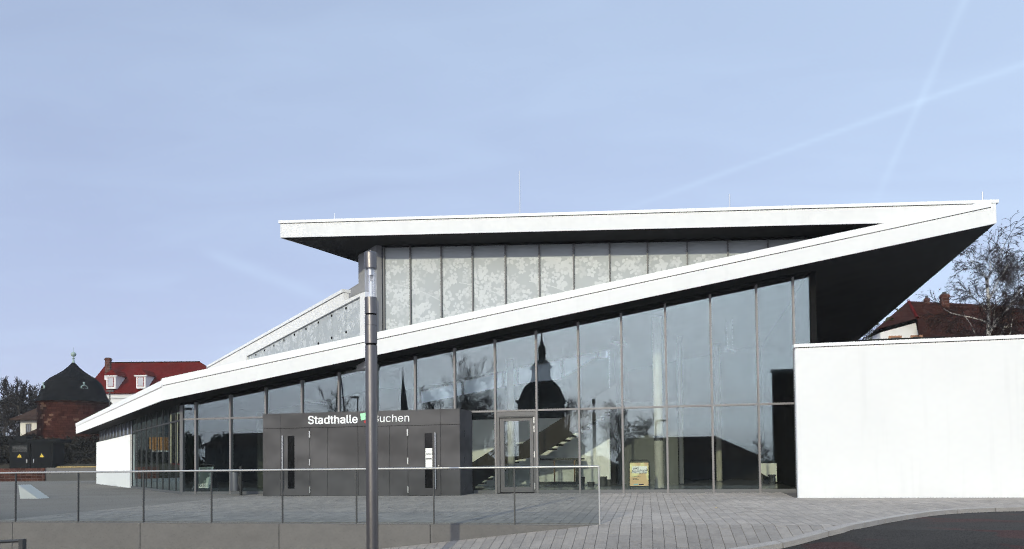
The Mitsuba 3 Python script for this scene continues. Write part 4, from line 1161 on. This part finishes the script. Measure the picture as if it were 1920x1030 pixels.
# transformer cabinets
a = at(18, 880, 63.4)
for i, (lb, u) in enumerate((('dark grey transformer cabinet with louvres, left of the pair on the brick wall', 0), ('dark grey transformer cabinet with plain door, right of the pair on the brick wall', 1.72))):
    o = np.array([a[0] + rd[0] * u, a[1] + rd[1] * u, .97])
    c = thing('transformer_cabinet', lb, 'cabinet', None)
    w = 1.62 if i == 0 else 1.72
    part(c, 'body', place(box(0, w, 0, 1.6, 0, 2.05), o, rd), 'cabinet')
    part(c, 'lid', place(box(-.09, w + (.55 if i else .04), -.12, 1.7, 2.05, 2.30), o, rd), 'cabinet')
    part(c, 'door', place(box(.18, w - .14, -.035, -.002, .06, 1.95), o, rd), 'cabinet')
    part(c, 'warning_sign', place(poly_xz([(w / 2 - .17, .88), (w / 2 + .17, .88), (w / 2, 1.17)], -.05, -.037), o, rd), 'sign_yellow')
    part(c, 'warning_mark', place(poly_xz([(w / 2 - .02, .92), (w / 2 + .03, 1.0), (w / 2, 1.0), (w / 2 + .02, 1.09), (w / 2 - .04, .985), (w / 2 - .01, .985)], -.054, -.0505), o, rd), 'black_plastic')
    hx = w - .22 if i == 0 else .22
    part(c, 'handle', place(box(hx - .02, hx + .02, -.07, -.037, .45, .72), o, rd), 'steel')
    if i == 0:
        for j in range(5):
            part(c, 'louvre', place(box(.25, w - .2, -.06, -.036, 1.35 + .1 * j, 1.40 + .1 * j), o, rd), 'dark_metal')
        part(c, 'vent', place(box(.25, 1.1, .3, 1.2, 2.302, 2.62), o, rd), 'cabinet')

# cream house left of the frame, mirrored in the wing glass
ch = thing('cream_house', 'house with cream pillars and orange blinds mirrored in the left wing glass', 'house')
o = np.array([-42.0, 29.0, 0]); cd = (.572, .82)
part(ch, 'wall', place(box(-9, 2.6, .25, 7, -.3, 8.2), o, cd), 'house_dark')
for a_, b_ in ((-.75, -.52), (-1.30, -1.07), (-1.82, -1.48)):
    part(ch, 'pillar', place(box(a_, b_, -.1, .24, 1.3, 5.9), o, cd), 'cream_yellow')
    part(ch, 'pillar_capital', place(box(a_ - .05, b_ + .05, -.16, .24, 5.9, 6.08), o, cd), 'cream')
for a_, b_ in ((.75, 1.13), (.29, .68), (-.17, .22), (-.50, -.24)):
    part(ch, 'blind', place(box(a_, b_, .1, .24, 2.5, 3.74), o, cd), 'orange_blind')
    part(ch, 'sill', place(box(a_, b_, .0, .24, 2.38, 2.49), o, cd), 'cream')
part(ch, 'base_band', place(box(-3.0, .3, -.12, .2, .75, 1.26), o, cd), 'red_trim')
part(ch, 'roof', place(hip_roof(11.6, 6.7, .3, 2.0, 2, 2, 8.2), o + np.array([cd[0], cd[1], 0]) * -9 + np.array([-cd[1], cd[0], 0]) * .25, cd), 'tile_dark')

# ------------------------------------------------------------------ right background house
o = np.array([27.95, 26.6, 0])
dxh = np.array([0.80, -0.60])
hs = thing('hip_roof_house', 'house with a steep brown red hip roof and chimneys behind the white block', 'house')
pL = at(1703, 565, 52); pR = at(1872, 573, 52)
g0 = at(1640, 626, 46); g1 = at(1712, 608, 46); e1 = at(1722, 640, 46); e2 = at(1960, 650, 52)
zE = g0[2]
# gable-side wall (faces camera-left), long roof plane to the right
def tri(pts, f): return trimesh.Trimesh(np.array(pts, float), np.array(f), process=False)
A = np.array([g0[0], g0[1], 8.35]); B = np.array([g1[0] + .1, g1[1] - .5, 8.9]); Cc = np.array([e1[0] - .1, e1[1] - .6, 7.6]); Dd = np.array([41.5, 24.0, 7.6])
back = np.array([42.5, 36.5, 7.6]); bl = np.array([28.6, 37.0, 8.3])
rf = part(hs, 'roof', tri([A, B, Cc, Dd, back, bl, pL, pR], [(0, 1, 6), (1, 2, 6), (2, 3, 7), (2, 7, 6), (3, 4, 7), (4, 5, 6), (4, 6, 7), (5, 0, 6)]), 'tile_brown', label='steep brown red tiled hip roof')
dd_ = (Cc - A)[:2]
fd = np.array([Cc[0] - A[0] - .15, Cc[1] + .5 - A[1] - .25]); fl = np.linalg.norm(fd); fd /= fl
ub = (B - A)[:2] @ fd - .3
part(hs, 'wall', place(poly_xz([(0, 0), (0, 8.22), (ub, 8.72), (fl, 7.45), (fl, 0)], 0, 8), (A[0] + .35, A[1] + .25, 0), fd), 'house_white')
part(hs, 'wall', slab([(Cc[0] + .2, Cc[1] + .6), (41, 24.6), (42, 36), (30.5, 36.5)], lambda x, y: 0, lambda x, y: 7.45), 'house_white')
# hip ridge tiles along the left hip
seg = np.linspace(0, 1, 15)
hp = [pL * (1 - t) + B * t + np.array([0, 0, .03]) for t in seg]
for a_, b_ in zip(hp, hp[1:]):
    part(rf, 'hip_tile', tubes([[*a_, *(a_ + (b_ - a_) * .92), .085, .10]], 6), 'tile_red')
for px0, px1, pt, dpt in ((1764, 1777, 549, 51.4), (1733, 1741, 557, 51.8)):
    c = at((px0 + px1) / 2, pt, dpt); w = (px1 - px0) / 1498 * dpt / 2
    q = part(rf, 'chimney', cat(box(c[0] - w, c[0] + w, c[1] - w, c[1] + w, 8.6, c[2] - .12), box(c[0] - w * 1.15, c[0] + w * 1.15, c[1] - w * 1.15, c[1] + w * 1.15, c[2] - .35, c[2] - .2)), 'brick_wall')
    part(q, 'cowl', cyl(c[0], c[1], c[2] - .12, c[2] + .02, w * .6, 10), 'dark_metal')
# windows on the left face, following the wall from A to C
fd = np.array([Cc[0] + .2 - A[0] - .35, Cc[1] + .5 - A[1] - .25]); fl = np.linalg.norm(fd); fd /= fl
for u0, u1 in ((.55, 1.05), (1.75, 2.2)):
    wk = part(hs, 'window', place(cat(box(u0 - .1, u0, -.08, .02, 6.2, 8.0), box(u1, u1 + .1, -.08, .02, 6.2, 8.0), box(u0, u1, -.08, .02, 7.9, 8.0)), (A[0] + .35, A[1] + .25, 0), fd), 'window_wood')
    part(wk, 'pane', place(box(u0, u1, -.03, -.005, 6.2, 7.9), (A[0] + .35, A[1] + .25, 0), fd), 'far_pane')
sk = at(1758, 592, 49.5)

# ------------------------------------------------------------------ behind the camera: what the glass mirrors
cx, cy = -7.45, -108.2
ct = thing('church_tower', 'dark baroque church tower with onion dome and spire mirrored in the glass front', 'church tower')
part(ct, 'shaft', box(cx - 3.25, cx + 3.25, cy - 3.25, cy + 3.25, -2, 11.3), 'house_dark')
part(ct, 'cornice', cat(box(cx - 3.6, cx + 3.6, cy - 3.6, cy + 3.6, 11.3, 11.55), box(cx - 3.4, cx + 3.4, cy - 3.4, cy + 3.4, 11.0, 11.3)), 'house_dark')
s2 = math.sqrt(2) * .98
dome = [[3.5 * 1.1, 11.55], [3.30 * 1.1, 12.0], [3.10 * 1.06, 12.9], [2.95, 13.6], [2.5, 14.2], [1.85, 14.7], [1.55, 15.2], [1.52, 15.4]]
part(ct, 'dome', lathe(dome + [[0, 15.4]], cx, cy, 0, 16), 'slate', smooth=40)
part(ct, 'lantern', lathe([[1.42, 15.4], [1.42, 16.9], [1.78, 17.0], [1.80, 17.2], [1.45, 17.4], [1.25, 17.8], [.95, 18.15], [.66, 18.4], [0, 18.5]], cx, cy, 0, 8), 'house_dark', smooth=20)
part(ct, 'onion', lathe([[.60, 18.3], [.60, 19.3], [.78, 19.4], [.62, 19.55], [.66, 20.0], [.62, 20.4], [.40, 20.9], [.24, 21.2], [.36, 21.35], [.20, 21.5], [.12, 22.4], [.05, 23.6], [.02, 24.4], [0, 24.4]], cx, cy, 0, 16), 'slate', smooth=40)
nv = thing('church_nave', 'dark church nave with a steep roof standing beside the church tower in the reflection', 'church')
part(nv, 'wall', box(cx - 4.5, cx + 4.5, cy - 22, cy - 3.3, -2, 4.0), 'house_dark')
part(nv, 'roof', tri([(cx - 5, cy - 3.4, 4), (cx + 5, cy - 3.4, 4), (cx + 5, cy - 22, 4), (cx - 5, cy - 22, 4), (cx, cy - 3.4, 8.5), (cx, cy - 22, 8.5)], [(0, 1, 4), (1, 2, 5), (1, 5, 4), (2, 3, 5), (3, 0, 4), (3, 4, 5)]), 'slate')


def mirrored_house(label, x0, x1, y0, y1, h, hr, e0, e1, pts=None):
    k = thing('town_house', label, 'house', None)
    part(k, 'wall', box(x0, x1, y0, y1, -1.6, h), 'house_dark')
    part(k, 'roof', place(hip_roof(x1 - x0, y1 - y0, .3, hr, e0, e1, h), (x0, y0, 0), (1, 0)), 'tile_dark')
    for i in range(int((x1 - x0) / 3)):
        window(k, (x0, y1, 0), (1, 0), 1 + 3 * i, 2 + 3 * i, .2, 1.4, 'house_dark')
    return k


mirrored_house('long dark house with a hipped end mirrored in the right panes', 9.6, 24.0, -68, -59.5, 1.2, 2.45, 0.6, 4.4)
mirrored_house('dark house with a stepped roof mirrored in the lower panes left of the entrance box', -34, -27.2, -60, -52, 3.2, 1.4, .5, .5)
mirrored_house('taller dark house mirrored behind the entrance box', -28.2, -18, -62, -52.5, 3.6, 2.6, 2, 2)
mirrored_house('low dark house mirrored behind the bare shrubs', -8, 8.5, -76, -70, .2, 1.6, 2, 2)
mirrored_house('low wide house mirrored at the right end of the glass', 24.5, 40, -70, -62, -.4, 1.2, 1, 1)
mirrored_house('low dark house mirrored behind the church tower foot', -24, -9, -84, -78, .8, 2.2, 2, 2)
# sculptures and lamps on the square
fs = thing('sail_sculpture', 'curved dark fin sculpture tapering to a point mirrored in the glass', 'sculpture')
part(fs, 'fin', poly_xz([(-2.95, -1.2), (-2.15, -1.2), (-2.32, 4.9), (-2.46, 5.9), (-2.60, 6.8), (-2.64, 7.5), (-2.68, 6.8), (-2.76, 5.9), (-2.80, 4.9)], -28.25, -28.1), 'dark_metal')
part(fs, 'mast', cyl(-2.64, -28.17, 7.3, 7.75, .02, 8), 'dark_metal')
ar = thing('arch_sculpture', 'tall pointed steel loop sculpture mirrored in the pane left of the street lamp', 'sculpture')
for sgn_, nm in ((-1, 'left_arm'), (1, 'right_arm')):
    pts = [(-7.06 + sgn_ * .40 * math.sin(math.pi * min(max((z_ + 1.2) / 8.8, 0), 1)) ** .8, -27.3, z_) for z_ in np.linspace(-1.2, 7.6, 22)]
    part(ar, nm, path_tube(pts, .055, 8, False), 'dark_metal', smooth=50)
for x_, y_, z_, w_, lb in ((-5.8, -27.55, 5.6, -.5, 'box headed lamp mirrored beside the pointed loop sculpture'), (14.3, -40.0, 4.2, .85, 'flat headed lamp mirrored in front of the tall inner column'), (-14.9, -20.5, 4.6, .6, 'flat headed lamp mirrored in the leftmost upper pane'), (5.6, -49.4, 6.0, .2, 'thin dark lamp mirrored right of the church tower')):
    k = thing('square_lamp', lb, 'street lamp')
    part(k, 'pole', cyl(x_, y_, -1.3, z_, .05, 8), 'dark_metal')
    part(k, 'head', box(min(x_, x_ + w_), max(x_, x_ + w_) + .05, y_ - .15, y_ + .15, z_, z_ + .13), 'dark_metal')

# ------------------------------------------------------------------ thin haze, added so the sky carries sampling noise for the denoiser
scene['air'] = {'type': 'homogeneous', 'albedo': {'type': 'rgb', 'value': [0.95, 0.95, 0.95]}, 'sigma_t': {'type': 'rgb', 'value': [HAZE, HAZE, HAZE]}}
scene['haze'] = {'type': 'cube', 'to_world': T().translate([0, 0, 10.75]).scale([1600, 1600, 17.25]), 'bsdf': {'type': 'null'}, 'interior': {'type': 'ref', 'id': 'air'}}
labels['haze'] = {'label': 'thin haze volume added to give the sky sampling noise', 'category': 'haze', 'kind': 'stuff'}
scene['camera']['medium'] = {'type': 'ref', 'id': 'air'}
